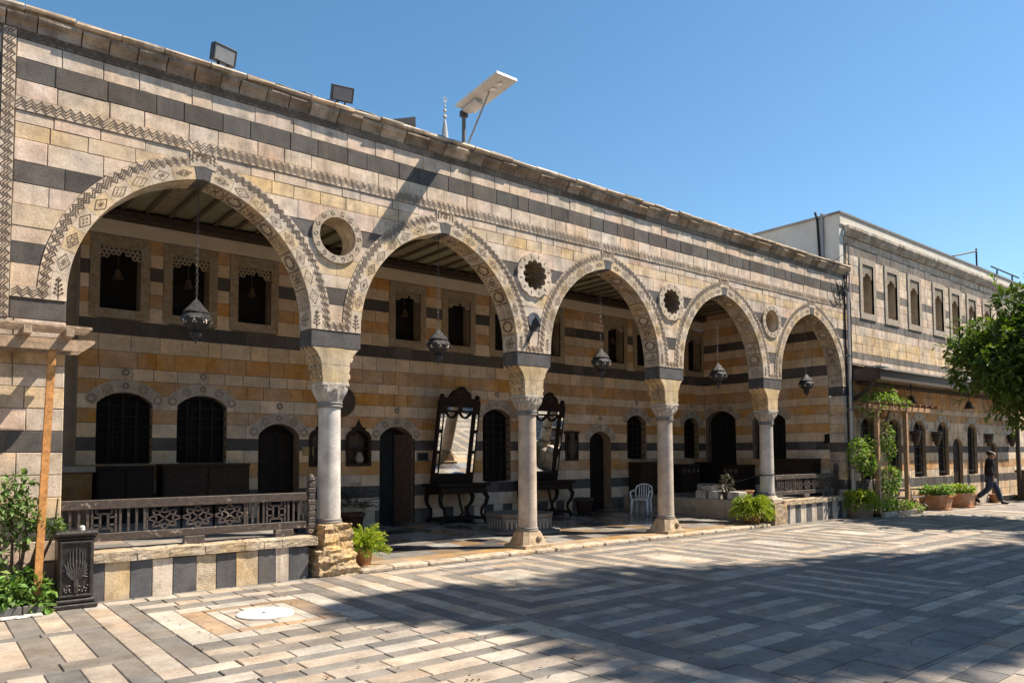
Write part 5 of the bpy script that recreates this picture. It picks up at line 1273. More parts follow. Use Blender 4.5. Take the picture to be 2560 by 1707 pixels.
# ------------------------------------------------------------------ furniture in the portico
DW = (.022, .014, .010)
def lean_mirror(x0, x1, lab, lab2):
    t = thing('leaning_mirror', lab, 'mirror', ((x0+x1)/2, 4.4, 1.07), 'tall carved mirrors')
    zb, zt, yb, yt = 1.08, 2.94, 4.43, 4.10
    def P(u, v, d):
        f = (v-zb)/(zt-zb); n_ = Vector((0, -(zt-zb), yt-yb)).normalized(); n_ = Vector((0, -math.cos(math.atan2(yb-yt, zt-zb)), -math.sin(math.atan2(yb-yt, zt-zb))))
        return tuple(Vector((u, yb+(yt-yb)*f, v))+n_*d)
    fr = .13
    def bx(nm, u0, u1, v0, v1, d, m_=MDOOR, c_=DW): b = MB(); b.prism(P, [(u0, v0), (u1, v0), (u1, v1), (u0, v1)], d, -.03, 0, c_, .008, True); return b.build(nm, m_, t)
    bx('bottom_rail', x0, x1, zb, zb+.20, .06); bx('top_rail', x0, x1, zt-.22, zt, .06); bx('stile', x0, x0+.165, zb+.20, zt-.22, .06); bx('stile', x1-.165, x1, zb+.20, zt-.22, .06)
    b = MB(); b.add([P(x0+.16, zb+.2, .005), P(x1-.16, zb+.2, .005), P(x1-.16, zt-.22, .005), P(x0+.16, zt-.22, .005)], [(0, 1, 2, 3)]); b.build('glass', MMIR, t)
    m = (x0+x1)/2
    for u0, u1, v0, v1 in ((x0+.055, x0+.11, zb+.25, zb+.68), (x0+.055, x0+.11, zb+.76, zb+1.16), (x0+.055, x0+.11, zb+1.25, zt-.25), (x1-.11, x1-.055, zb+.25, zb+.68), (x1-.11, x1-.055, zb+.76, zb+1.16), (x1-.11, x1-.055, zb+1.25, zt-.25), (x0+.22, m-.06, zt-.17, zt-.10), (m+.06, x1-.22, zt-.17, zt-.10)):
        b = MB(); b.prism(P, [(u0, v0), (u1, v0), (u1, v1), (u0, v1)], .066, .05, 0, (1, 1, 1)); b.build('mirror_strip', MMIR, t)
    for s in (0, 1):
        a0 = x0+.22 if s == 0 else m+.02; a1 = m-.02 if s == 0 else x1-.22
        b = MB(); b.tube([P(a0+(a1-a0)*k/10, zt-.22-.13*math.sin(math.pi*k/10), .03) for k in range(11)], .022, 6, 0, DW); b.build('garland', MDOOR, t)
    # crest
    pr = [(x0+.0, zt), (x1, zt), (x1-.02, zt+.07), (x1-.12, zt+.09), (m+.30, zt+.12), (m+.29, zt+.19), (m+.22, zt+.27), (m+.13, zt+.30), (m+.12, zt+.35), (m+.03, zt+.38), (m-.06, zt+.35), (m-.10, zt+.30), (m-.20, zt+.27), (m-.27, zt+.19), (m-.30, zt+.12), (x0+.12, zt+.09), (x0+.02, zt+.07)]
    b = MB(); b.prism(P, pr, .05, -.03, 0, DW, 0, True); b.build('crest', MDOOR, t)
    for x in (x0+.08, x1-.08):
        b = MB(); c_ = P(x, zt+.04, .02); b.lathe([(.03, .0), (.04, .03), (.065, .08), (.06, .12), (.03, .15), (.01, .16)], c_, 12, 0, DW); b.build('finial', MDOOR, t, True)
    b = MB(); b.ring(P, (m, zt+.2), .09, .06, .06, .045, 14, 0, (.05, .034, .022)); b.build('carved_rosette', MDOOR, t)
    # console
    t2 = thing('console_table', lab2, 'table', ((x0+x1)/2, 4.1, .17), 'carved console tables')
    xa, xb = x0-.18, x1+.1; fz = .17
    def bb(nm, *a): b = MB(); b.box(*a, 0, DW, .015); return b.build(nm, MDOOR, t2)
    bb('top', xa, xb, 3.78, 4.55, 1.0, 1.065); bb('apron', xa+.08, xb-.08, 3.84, 4.5, .84, .999); bb('shelf', xa+.12, xb-.12, 3.90, 4.5, .23, .29)
    for x, s in ((xa+.12, 1), (xb-.12, -1)):
        for y in (3.88, 4.46):
            b = MB(); b.tube([(x, y, .86), (x-.06*s, y-.03, .74), (x-.03*s, y-.02, .6), (x+.08*s, y, .48), (x+.10*s, y, .38), (x+.03*s, y, .27), (x-.03*s, y-.01, fz)], [.06, .055, .045, .035, .03, .04, .035], 8, 0, DW); b.build('leg', MDOOR, t2, True)
    b = MB(); b.tube([(m-.2, 3.86, .85), (m-.14, 3.86, .6), (m-.05, 3.9, .4), (m-.2, 3.9, .25)], .03, 6, 0, DW); b.build('scroll', MDOOR, t2, True)
lean_mirror(9.34, 10.50, 'tall carved mirror leaning forward, seen left of the second column', 'dark carved console table under the left mirror')
lean_mirror(12.10, 13.25, 'tall carved mirror leaning forward, partly hidden by the second column', 'dark carved console table under the mirror behind the second column')
def cabinet(x0, x1, y0, y1, z0, z1, lab, nm='dark_cabinet', cat='cabinet', c_=(.020, .013, .010), doors=2, face='y'):
    t = thing(nm, lab, cat, ((x0+x1)/2, (y0+y1)/2, z0))
    b = MB(); b.box(x0+.02, x1-.02, y0+.02, y1, z0+.06, z1-.05, 0, c_); b.build('carcass', MDOOR, t)
    b = MB(); b.box(x0, x1, y0, y1, z1-.05, z1, 0, tuple(v*1.6 for v in c_), .01); b.build('top', MDOOR, t); b = MB(); b.box(x0, x1, y0, y1, z0, z0+.06, 0, c_, .01); b.build('plinth', MDOOR, t)
    for k in range(doors):
        b = MB()
        if face == 'y': w = (x1-x0-.08)/doors; b.box(x0+.05+k*w, x0+.03+(k+1)*w, y0+.002, y0+.02, z0+.1, z1-.09, 0, tuple(v*1.25 for v in c_), .008)
        else: w = (y1-y0-.08)/doors; b.box(x0+.002, x0+.02, y0+.05+k*w, y0+.03+(k+1)*w, z0+.1, z1-.09, 0, tuple(v*1.25 for v in c_), .008)
        b.build('door_panel', MDOOR, t)
    return t
cabinet(2.42, 3.37, 4.1, 4.56, DZ, 1.56, 'dark wooden cabinet under the first grilled window')
cabinet(3.48, 5.06, 4.1, 4.56, DZ, 1.585, 'long dark brown cabinet under the second grilled window', c_=(.034, .022, .015))
cabinet(19.35, XR-.01, .66, 1.88, DZ, 1.58, 'dark cabinet against the end wall behind the far railing', face='x', c_=(.03, .02, .014))
cabinet(16.2, 17.6, 4.1, 4.56, DZ, 1.5, 'dark cabinet behind the third column', c_=(.035, .022, .014))
cabinet(19.2, XR-.02, 3.4, 4.5, DZ, 1.47, 'black table chest below the dark archway of the end wall', face='x', c_=(.012, .009, .008))
ch = cabinet(17.9, 18.85, 4.0, 4.5, DZ, 1.42, 'dark chest with pale inlay on the far dais, left of the archway', 'inlaid_chest', 'chest', (.03, .019, .013))
b = MB()
for k in range(4): motif(b, plane_y(3.995), (18.05+.22*k, 1.22), .07, .07, 'flower', .004)
b.build('pale_inlay', plain('bone', (.30, .25, .19), .6), ch)
ch = cabinet(18.95, 19.8, 2.7, 3.3, DZ, 1.4, 'dark chest with pale inlay beside the fourth column', 'inlaid_chest', 'chest', (.032, .02, .014), face='x')
b = MB()
for k in range(3): motif(b, plane_xl(18.945), (-2.82-.18*k, 1.22), .07, .07, 'flower', .004)
b.build('pale_inlay', bpy.data.materials['bone'], ch)
t = thing('stone_chest', 'tan mottled stone block with pale slab top behind the near railing', 'block', (2.05, 4.0, DZ))
b = MB(); b.box(1.74, 2.36, 3.95, 4.5, DZ, 1.46, 0, (.30, .165, .075), .02); b.build('block', MRK, t); b = MB(); b.box(1.70, 2.40, 3.9, 4.55, 1.46, 1.56, 0, (.36, .30, .23), .012); b.build('slab_top', MIN, t)
# octagonal fountain basin
cx, cy, zf = 10.12, 2.15, .11
t = thing('fountain_basin', 'low octagonal stone fountain basin on the portico floor behind the second column', 'fountain', (cx, cy, zf))
b = MB(); b.lathe([(.92, 0), (.92, .03), (.80, .04), (.80, .06)], (cx, cy, zf), 8, 0, (.20, .18, .16)); b.build('base', MIN, t)
b = MB(); b.lathe([(.72, .06), (.72, .33), (.75, .34), (.75, .39), (.62, .40), (.60, .30), (.02, .28)], (cx, cy, zf), 8, 0, (.17, .14, .115), cap=False); b.build('basin', MIN, t)
for k in range(8):
    an = 6.2832*k/8; ap_ = .72*math.cos(math.pi/8)
    P = lambda u, v, d: (cx+(ap_+d)*math.cos(an)-u*math.sin(an), cy+(ap_+d)*math.sin(an)+u*math.cos(an), zf+v)
    b = MB()
    b.prism(P, [(-.25, .085), (.25, .085), (.25, .31), (-.25, .31)], .004, -.004, 0, (.13, .11, .095))
    for j in range(5):
        u = -.19+.095*j; b.line(P, (u, .10), (u, .23), .03, .007, 0, (.42, .40, .36))
        for q_ in range(6): a0 = math.pi*q_/6; b.line(P, (u+.047*math.cos(a0), .235+.045*math.sin(a0)), (u+.047*math.cos(a0+.52), .235+.045*math.sin(a0+.52)), .012, .007, 0, (.42, .40, .36))
    b.build('carved_panel', MIN, t)
# white plastic chair
c0 = Vector((15.12, 3.12, .145)); fa = R(205)
t = thing('plastic_chair', 'white plastic armchair on the portico floor left of the third column', 'chair', tuple(c0))
Rz = Matrix.Rotation(fa, 3, 'Z'); T = lambda p: tuple(Rz @ (Vector(p)*.92)+c0)      # local +x is the way it faces
def pc_(nm, f, sm=True): b = MB(); f(b); b.v = [T(v) for v in b.v]; return b.build(nm, MWHT, t, sm)
pc_('seat', lambda b: b.box(-.22, .24, -.23, .23, .40, .435, b=.015), False)
for sx, sy in ((.22, .22), (.22, -.22), (-.21, .2), (-.21, -.2)): pc_('leg', lambda b: b.tube([(sx*1.15, sy*1.12, 0), (sx, sy, .41)], [.022, .034], 8))
for sy in (1, -1): pc_('armrest', lambda b: b.tube([(.21, sy*.24, .42), (.23, sy*.27, .58), (.19, sy*.275, .635), (0, sy*.275, .65), (-.18, sy*.25, .68)], .026, 8))
pc_('back_rim', lambda b: b.tube([(-.20, -.22, .42), (-.23, -.25, .62), (-.26, -.22, .78), (-.28, -.10, .835), (-.285, 0, .845), (-.28, .10, .835), (-.26, .22, .78), (-.23, .25, .62), (-.20, .22, .42)], .024, 8))
for k in range(5): pc_('back_slat', lambda b: b.tube([(-.205, -.14+.07*k, .43), (-.24, -.14+.07*k, .62), (-.272, -.14+.07*k, .81-.03*abs(k-2)*.6)], .018, 6))
# white blocks on the far dais
q = random.Random(6)
for k, (x, y, z, w, d_, h, lab) in enumerate(((16.25, 1.95, DZ, .36, .3, .2, 'white stone block at the back left of the low stack'), (16.25, 1.55, DZ, .36, .3, .2, 'white stone block in the middle of the bottom row'), (16.25, .95, DZ, .36, .34, .2, 'white stone block nearest the front of the dais'), (16.55, 1.9, DZ+.0, .3, .8, .36, 'long white stone slab at the top of the stack'), (16.25, 1.78, DZ+.201, .3, .3, .17, 'white stone block resting on two others'))):
    b = MB(); b.box(x-w/2, x+w/2, y-d_/2, y+d_/2, z, z+h, 0, jit((.56, .52, .47), .07, q), .012); tag(b.build('stone_block', MS, None, origin=(x, y, z)), lab+' on the far dais', 'block', 'white blocks on the far dais')
b = MB(); b.box(15.35, 15.7, 3.3, 3.75, .14, .52, 0, (.45, .42, .39), .02); tag(b.build('stone_block', MS, None, origin=(15.5, 3.5, .14)), 'square white stone block on the floor behind the third column', 'block')
# chain from the fourth column
t = thing('barrier_chain', 'dark chain sagging from the fourth column back into the portico', 'chain', (PC[3], .2, 1.2)); b = MB(); pts = [Vector((PC[3]-.17, .25, 1.22)).lerp(Vector((16.0, 2.6, .98)), k/20)-Vector((0, 0, .16*math.sin(math.pi*k/20))) for k in range(21)]
for k in range(20): b.tube([pts[k], pts[k+1]], .014 if k % 2 else .009, 5)
b.build('links', MIRON, t); b = MB(); b.tube([(PC[3]+.178*math.cos(a/16*6.283), .205+.178*math.sin(a/16*6.283), 1.22+.03*math.cos(a/16*6.283)) for a in range(17)], .012, 6); b.tube([(PC[3]+.1, .05, 1.2), (PC[3]+.11, .04, .9)], .01, 5); b.build('loop', MIRON, t)
# carved bin in front of the near parapet
t = thing('carved_pedestal_bin', 'dark cast metal pedestal bin with leaf relief beside the orange post', 'bin', (1.5, -.3, 0)); C1 = (.040, .036, .033)
def bb(nm, *a): b = MB(); b.box(*a[:6], 0, C1, a[6] if len(a) > 6 else .008); return b.build(nm, MPNTD, t)
MPNTD = plain('dark_bronze', (.04, .036, .033), .42, .35, .45, 14, .25)
bb('plinth', 1.265, 1.715, -.42, -.118, 0, .055, .012); bb('plinth_moulding', 1.285, 1.695, -.40, -.12, .055, .115, .02); bo = bb('body', 1.31, 1.67, -.375, -.125, .115, .775)
bb('lid_moulding', 1.29, 1.69, -.395, -.12, .775, .815, .015); bb('lid', 1.265, 1.715, -.42, -.118, .815, .875, .022)
P = plane_y(-.375); fr = MB()
for u0, u1, v0, v1 in ((1.325, 1.355, .16, .74), (1.625, 1.655, .16, .74), (1.325, 1.655, .13, .16), (1.325, 1.655, .735, .762)): fr.prism(P, [(u0, v0), (u1, v0), (u1, v1), (u0, v1)], .022, 0, 0, C1, .006)
fr.build('frame_moulding', MPNTD, t)
rl = MB(); q = random.Random(1); cu = 1.49
for k in range(15):
    a = math.pi*(.04+.92*k/14); ln = .13+.24*math.sin(a)**1.5; s = math.cos(a)
    pts = [P(cu+s*.02, .31, .004), P(cu+s*ln*.45, .31+.42*ln*math.sin(a)+.05, .016), P(cu+max(-.125, min(.125, s*.155)), .31+math.sin(a)*ln*1.02+.02, .006)]
    rl.tube(pts, [.010, .014, .003], 5, 0, (1, 1, 1))
for k in range(22): rl.lathe([(.004, -.012), (.016, 0), (.004, .012)], P(cu+q.uniform(-.12, .12), .19+q.uniform(0, .075), .006), 6)
rl.tube([P(cu, .18, .004), P(cu, .25, .014), P(cu, .33, .006)], .028, 6); rl.build('leaf_relief', plain('worn_bronze', (.085, .078, .072), .4, .5, .4, 20, .2), bo)['kind'] = 'stuff'
b = MB(); b.lathe([(.032, 0), (.03, .035), (.02, .05), (.001, .052)], (1.56, -.27, .876), 12, 0, (.62, .60, .56)); tag(b.build('paper_cup', MPNT, None, origin=(1.56, -.27, .876)), 'crumpled white cup on the lid of the carved bin', 'cup')
# iron bench by the right wing
t = thing('iron_bench', 'dark iron scroll bench with slatted seat beside the terracotta tubs', 'bench', (22.95, -.35, 0))
for k in range(5): b = MB(); b.box(22.35, 23.5, -.62+.1*k, -.54+.1*k, .42, .45, 0, (.12, .10, .085)); b.build('seat_slat', MWD, t)
for k in range(3): b = MB(); b.box(22.35, 23.5, -.13+.02*k, -.10+.02*k, .58+.11*k, .66+.11*k, 0, (.12, .10, .085)); b.build('back_slat', MWD, t)
for x in (22.4, 23.45):
    b = MB(); b.tube([(x, -.62, 0), (x, -.66, .15), (x, -.52, .25), (x, -.62, .4), (x, -.14, .42), (x, -.06, .95)], .02, 6); b.tube([(x, -.12, 0), (x, -.16, .2), (x, -.14, .42)], .02, 6); b.tube([(x, -.64, .42), (x, -.66, .62), (x, -.4, .66), (x, -.1, .62)], .016, 6)
    for k in range(4): b.tube([(x, -.5+.1*k+.07*math.cos(a*.7), .2+.09*math.sin(a*.7)) for a in range(9)], .01, 5)
    b.build('iron_end', MIRON, t)
# ------------------------------------------------------------------ foliage helpers
def leaf(mb, p, d, n, L, w, c, fold=.25):
    d = d.normalized(); s = d.cross(n)
    if s.length < 1e-3: s = d.orthogonal()
    s.normalize(); n = s.cross(d).normalized()
    mb.add([p, p+d*L*.5+s*w*.5+n*w*fold, p+d*L, p+d*L*.5-s*w*.5+n*w*fold], [(0, 1, 2), (0, 2, 3)], 0, c)
def rv(q): 
    while True:
        v = Vector((q.uniform(-1, 1), q.uniform(-1, 1), q.uniform(-1, 1)))
        if .05 < v.length < 1: return v
def clump(mb, c, rad, n, L, cols, q, up=.35, shell=.55):
    c = Vector(c)
    for _ in range(n):
        v = rv(q); k = v.length; v = v.normalized()*(shell+(1-shell)*k if q.random() < .8 else k)
        p = c+Vector((v.x*rad[0], v.y*rad[1], v.z*rad[2]))
        d = (rv(q)+v*.6+Vector((0, 0, -.25))).normalized(); nn = (rv(q)*.7+Vector((0, 0, up+.5))+v*.5).normalized()
        l = L*q.uniform(.7, 1.25); leaf(mb, p, d, nn, l, l*q.uniform(.42, .6), jit(q.choice(cols), .22, q))
def crown_clumps(c, rad, n, q, sub=.38):
    out = []
    for _ in range(n):
        v = rv(q).normalized()*q.uniform(.62, 1.0); f = q.uniform(.75, 1.2)
        out.append(((c[0]+v.x*rad[0], c[1]+v.y*rad[1], c[2]+v.z*rad[2]), (rad[0]*sub*f, rad[1]*sub*f, rad[2]*sub*f)))
    return out
OR = [(.065, .115, .014), (.085, .15, .02), (.045, .075, .012), (.13, .19, .03), (.11, .14, .03)]
# round orange tree at the right edge
q = random.Random(51); t = thing('orange_tree', 'round dense dark green tree at the right edge of the courtyard', 'tree', (22.85, -4.05, 0))
b = MB(); b.tube([(22.85, -4.05, 0), (22.9, -4.0, 1.2), (22.8, -4.05, 2.4), (22.85, -4.05, 4.2)], [.17, .13, .11, .05], 10, 0, (.11, .085, .06))
for k in range(9):
    a = k*.7; b.tube([(22.83, -4.05, 2.3+.15*k), (22.85+.8*math.cos(a), -4.05+.8*math.sin(a), 3.2+.15*k), (22.85+1.5*math.cos(a), -4.05+1.5*math.sin(a), 3.9+.2*k)], [.06, .04, .015], 6, 0, (.10, .08, .055))
b.build('trunk', MBARK, t, True)
b = MB()
clump(b, (22.85, -4.05, 4.35), (1.6, 1.6, 1.3), 3600, .20, OR, q)
for c_, r_ in crown_clumps((22.85, -4.05, 4.35), (2.0, 2.0, 1.6), 64, q, .29): clump(b, c_, r_, 380, .18, OR, q)
for _ in range(80):
    v = rv(q).normalized(); p = Vector((22.85+v.x*2.1, -4.05+v.y*2.1, 4.35+v.z*1.7)); v = (v+rv(q)*.5).normalized(); n = q.randrange(6, 15)
    for j in range(n): leaf(b, p+v*.05*j, (v+rv(q)*.9), Vector((0, 0, 1)), .20, .085, jit(OR[q.randrange(5)], .25, q))
b.build('crown', MLEAF, t)
# feathery shrub behind it on the right
q = random.Random(52); t = thing('bottlebrush_shrub', 'narrow leaved shrub top showing above the orange tree', 'shrub', (31.5, -1.6, 0)); b = MB(); b.tube([(31.5, -1.6, 0), (31.5, -1.6, 7.4)], [.12, .03], 6, 0, (.1, .08, .06)); b.build('stem', MBARK, t)
b = MB()
for k in range(26):
    a = k*2.4; p0 = Vector((31.5, -1.6, 6.2+.06*k)); d0 = Vector((math.cos(a), math.sin(a), .7))
    for j in range(14): leaf(b, p0+d0*.055*j, d0+rv(q), Vector((0, 0, 1)), .22, .035, jit((.05, .075, .03), .25, q))
b.build('foliage', MLEAF, t)
# tall trees out of the picture on the right, whose shade falls over the courtyard
q = random.Random(53); KX, KY = SUN.x/SUN.z, SUN.y/SUN.z
sets = [((17.5, -10.0), 'tall broad tree right of the picture, its shade falling on the near paving', [(5.1, -3.2, 1.25), (5.45, -4.9, 1.2), (6.0, -3.9, 1.6), (7.6, -3.35, 1.55), (8.9, -3.75, 1.3), (7.4, -5.4, 1.9), (6.1, -6.1, 1.8), (9.4, -5.5, 1.7), (7.7, -6.9, 1.5)]),
        ((23.5, -12.2), 'tall broad tree farther right of the picture, shading the far paving', [(10.4, -4.75, 1.5), (12.0, -5.3, 1.6), (13.7, -5.8, 1.7), (10.9, -6.6, 1.7), (13.4, -7.0, 1.6), (15.6, -6.0, 1.8), (18.4, -6.0, 1.7)])]
for (tx, ty), lab, tg in sets:
    t = thing('shade_tree', lab, 'tree', (tx, ty, 0)); tr = MB(); cr = MB()
    tr.tube([(tx, ty, 0), (tx+.1, ty, 4), (tx-.1, ty+.1, 10), (tx, ty, 15.5)], [.46, .38, .28, .1], 12, 0, (.13, .11, .09))
    for gx, gy, r_ in tg:
        h = q.uniform(15.5, 17.8); c_ = Vector((gx+KX*h, gy+KY*h, h))
        o_ = Vector((tx, ty, q.uniform(6.5, 9))); tr.tube([o_, o_.lerp(c_, .5)+Vector((0, 0, .8)), c_], [.14, .09, .03], 6, 0, (.12, .10, .08))
        for _ in range(7):
            v = rv(q); clump(cr, c_+Vector((v.x*r_*.55, v.y*r_*.55, v.z*.9)), (r_*.55, r_*.55, .7), 300, .28, [(.05, .08, .02), (.06, .095, .022)], q, shell=.2)
    tr.build('trunk', MBARK, t, True); cr.build('crown', MLEAF, t)

FERN = [(.30, .36, .035), (.24, .32, .03), (.36, .40, .05), (.14, .22, .025)]
def fern(mb, c, R_, n, q, cols=FERN, droop=1.0, h=1.0):
    c = Vector(c)
    for k in range(n):
        a = q.uniform(0, 6.283); el = q.uniform(.05, 1.25); L = R_*q.uniform(.75, 1.1); d0 = Vector((math.cos(a)*math.cos(el), math.sin(a)*math.cos(el), math.sin(el)*h)); col = q.choice(cols)
        p = c.copy(); m_ = 12
        for j in range(m_):
            f = (j+1)/m_; d = (d0+Vector((0, 0, -1.5*droop*f*f))).normalized(); p = p+d*L/m_
            if j > 2:
                for s in range(3): leaf(mb, p, d+rv(q)*.9, rv(q), .055*R_/.45*q.uniform(.8, 1.3), .018*R_/.45, jit(col, .2, q), .1)
def pot(mb, c, r0, r1, h, col, n=24):
    mb.lathe([(r0, 0), (r1*.96, h*.82), (r1*1.08, h*.84), (r1*1.1, h), (r1*.96, h), (r1*.9, h*.88)], c, n, 0, col)
def potted(c, r0, r1, h, lab, R_, n, seed, col=(.40, .205, .105), cols=FERN, droop=1., rise=1.):
    q = random.Random(seed); t = thing('potted_fern', lab, 'plant', c)
    b = MB(); pot(b, c, r0, r1, h, col); b.build('pot', MTER, t, True)
    b = MB(); b.lathe([(r1*.93, 0), (.001, .02)], (c[0], c[1], c[2]+h*.86), 16, 0, (.05, .035, .025), cap=False); b.build('soil', MRK, t)
    b = MB(); fern(b, (c[0], c[1], c[2]+h*.95), R_, n, q, cols, droop, rise); b.build('fronds', MLEAF, t); return t
potted((5.40, .17, .06), .11, .15, .26, 'bright green fern in a terracotta pot on the kerb beside the rough pedestal', .40, 190, 61, droop=.5)
potted((15.62, .12, .06), .16, .24, .30, 'large bright green fern ball in a terracotta pot beside the fourth column', .52, 340, 62, droop=.75, col=(.34, .17, .09))
potted((19.95, -.36, 0), .30, .36, .40, 'big fern in a pale stone pot in front of the corner pipes', .55, 340, 63, (.50, .40, .30), droop=.85)
# dark cycad against the back wall
q = random.Random(64); t = thing('potted_cycad', 'dark palm like potted plant in the shade beside the open door', 'plant', (7.2, 4.1, .16)); b = MB(); pot(b, (7.2, 4.1, .16), .17, .25, .36, (.13, .065, .035)); b.build('pot', MTER, t, True); b = MB()
for k in range(26):
    a = k*2.4; el = q.uniform(.35, 1.3); d0 = Vector((math.cos(a)*math.cos(el), math.sin(a)*math.cos(el), math.sin(el))); p = Vector((7.2, 4.1, .5))
    for j in range(12):
        d = (d0+Vector((0, 0, -1.1*(j/12)**2))).normalized(); p = p+d*.062
        if j > 2:
            s = d.cross(Vector((0, 0, 1))).normalized()
            for sg in (1, -1): leaf(b, p, s*sg+d*.5, Vector((0, 0, 1)), .15, .03, jit((.02, .035, .015), .2, q))
b.build('fronds', MLEAF, t)
for x, y, z, r_, h, lab in ((16.62, .95, DZ, .20, .22, 'empty shallow terracotta pot on the far dais behind the fourth column'), (29.15, -.55, 0, .17, .3, 'terracotta pot behind the walking man'), (13.75, 3.9, .17, .24, .42, 'dark pot on the floor left of the third door')):
    t = thing('clay_pot', lab, 'pot', (x, y, z)); b = MB(); pot(b, (x, y, z), r_*.7, r_, h, (.36, .185, .095) if z != .17 else (.07, .045, .03)); b.build('body', MTER, t, True)
    if x > 20:
        b = MB(); q = random.Random(3); [leaf(b, Vector((x, y, h)), rv(q)*.6+Vector((0, 0, 1)), rv(q), .35, .04, jit((.28, .22, .12), .2, q)) for _ in range(26)]; b.build('dry_stems', MLEAF, t)
q = random.Random(66); t = thing('small_potted_plant', 'small dark leafy plant among the white blocks', 'plant', (16.2, 1.25, DZ)); b = MB(); pot(b, (16.2, 1.22, DZ), .09, .12, .18, (.06, .05, .045)); b.build('pot', MTER, t); b = MB(); clump(b, (16.2, 1.22, DZ+.38), (.16, .16, .22), 130, .11, [(.05, .06, .03), (.09, .07, .06)], q); b.build('leaves', MLEAF, t)
# terracotta tubs
for cx, cy, lab, cols, sd in ((24.4, -.52, 'terracotta tub with broad dark leaves, nearer of the pair by the bench', [(.16, .26, .05), (.22, .32, .07), (.10, .18, .04)], 71), (26.05, -.56, 'terracotta tub with bright grassy leaves, farther of the pair', [(.24, .33, .04), (.30, .38, .05), (.16, .25, .03)], 72)):
    q = random.Random(sd); t = thing('tub_planter', lab, 'planter', (cx, cy, 0), 'terracotta tub planters'); C2 = (.44, .225, .115)
    oct_ = lambda hx, hy, z: [(cx+sx*x*hx, cy+sy*y*hy, z) for sx, sy, x, y in ((1, -1, .6, 1), (1, -1, 1, .6), (1, 1, 1, .6), (1, 1, .6, 1), (-1, 1, .6, 1), (-1, 1, 1, .6), (-1, -1, 1, .6), (-1, -1, .6, 1))]
    def rings(nm, pr, cap=True):
        b = MB(); vs = []; [vs.extend(oct_(*p)) for p in pr]; n = len(pr)
        b.add(vs, [(r*8+k, r*8+(k+1) % 8, r*8+8+(k+1) % 8, r*8+8+k) for r in range(n-1) for k in range(8)]+[tuple(range((n-1)*8, n*8))], 0, jit(C2, .05, q)); b.build(nm, MTER, t)
    rings('tray', [(.33, .40, 0), (.34, .41, .05), (.30, .37, .055)]); rings('tub', [(.29, .36, .05), (.34, .42, .39)]); rings('rim', [(.345, .425, .385), (.375, .455, .40), (.375, .455, .45), (.33, .41, .455), (.32, .40, .41)])
    b = MB()
    for k in range(12): an = k*.5236; clump(b, (cx+.2*math.cos(an), cy+.27*math.sin(an), .53+.05*(k % 2)), (.16, .18, .13), 60, .13, cols, q)
    b.build('foliage', MLEAF, t)

VINE = [(.17, .27, .04), (.22, .33, .055), (.11, .18, .03), (.27, .38, .07)]
# pergola with climbing vine, right
WO = (.42, .24, .13)
t = thing('vine_pergola', 'slim brown timber pergola with slatted top near the right wing', 'pergola', (21.5, -.55, 0))
for x in (20.52, 22.28): b = MB(); b.box(x-.055, x+.055, -.66, -.55, .02, 2.93, 0, jit(WO, .08), .006); b.build('post', MWD, t)
for y in (-.62, -.50): b = MB(); b.box(20.05, 24.0, y-.025, y+.025, 2.93, 3.05, 0, jit(WO, .1), .006); b.build('beam', MWD, t)
x = 20.2
while x < 24: b = MB(); b.box(x-.03, x+.03, -.85, -.1, 3.052, 3.12, 0, jit((.24, .13, .07), .1), .004); b.build('slat', MWD, t); x += .42
t = thing('planting_bed', 'small bed edged with black and white kerb blocks under the vine pergola', 'bed', (21.6, -.5, 0)); q = random.Random(81); x = 20.35
while x < 22.7: b = MB(); b.box(x+.003, x+.26, -.84, -.72, 0, .13, 0, jit((.55, .45, .34) if q.random() < .55 else (.13, .125, .125), .1, q), .01); b.build('edge_block', MS, t, origin=(x, -.8, 0)); x += .265
b = MB(); b.box(20.35, 22.7, -.72, -.05, 0, .09, 0, (.07, .05, .035)); b.build('soil', MRK, t)
q = random.Random(82); t = thing('flowering_vine', 'green flowering vine climbing over the right pergola', 'vine', (21.5, -.5, .1)); st_ = MB(); fo = MB(); fl = MB()
for pts in ([(20.7, -.4, .1), (20.55, -.45, .9), (20.5, -.5, 1.8), (20.6, -.5, 2.9), (21.4, -.5, 3.2)], [(22.1, -.4, .1), (21.9, -.4, .9), (21.5, -.45, 1.6), (21.2, -.5, 2.4), (21.6, -.5, 3.1)], [(20.2, -.35, .1), (20.05, -.4, .9), (19.95, -.4, 1.5)]): st_.tube(pts, [.022]*len(pts), 5, 0, (.16, .11, .075))
for c_, r_, n in (((19.75, -.45, 1.75), (.32, .22, .40), 420), ((20.1, -.5, 1.45), (.28, .2, .35), 300), ((20.4, -.45, 1.95), (.22, .15, .28), 130), ((21.2, -.5, 2.2), (.30, .22, .36), 280), ((21.35, -.5, 1.8), (.22, .2, .3), 160), ((21.55, -.45, 1.0), (.36, .25, .38), 420), ((21.2, -.45, .55), (.33, .25, .35), 320), ((21.0, -.5, 3.22), (.85, .35, .16), 560), ((22.1, -.5, 3.16), (.5, .3, .13), 220), ((21.3, -.5, 3.42), (.35, .25, .18), 200), ((21.6, -.62, .22), (.9, .2, .16), 420), ((22.5, -.7, .16), (.35, .2, .12), 160), ((20.5, -.5, 2.95), (.4, .3, .2), 110)):
    clump(fo, c_, r_, n, .105, VINE, q)
    for _ in range(n//14): v = rv(q); p = Vector(c_)+Vector((v.x*r_[0], v.y*r_[1]-.05, v.z*r_[2])); leaf(fl, p, rv(q), rv(q), .06, .05, jit((.52, .34, .30), .2, q))
clump(fo, (21.2, -.35, 2.6), (.55, .2, .5), 220, .09, [(.12, .08, .045), (.09, .07, .04)], q)
st_.build('stems', MBARK, t); fo.build('leaves', MLEAF, t); fl.build('blossoms', MLEAF, t)
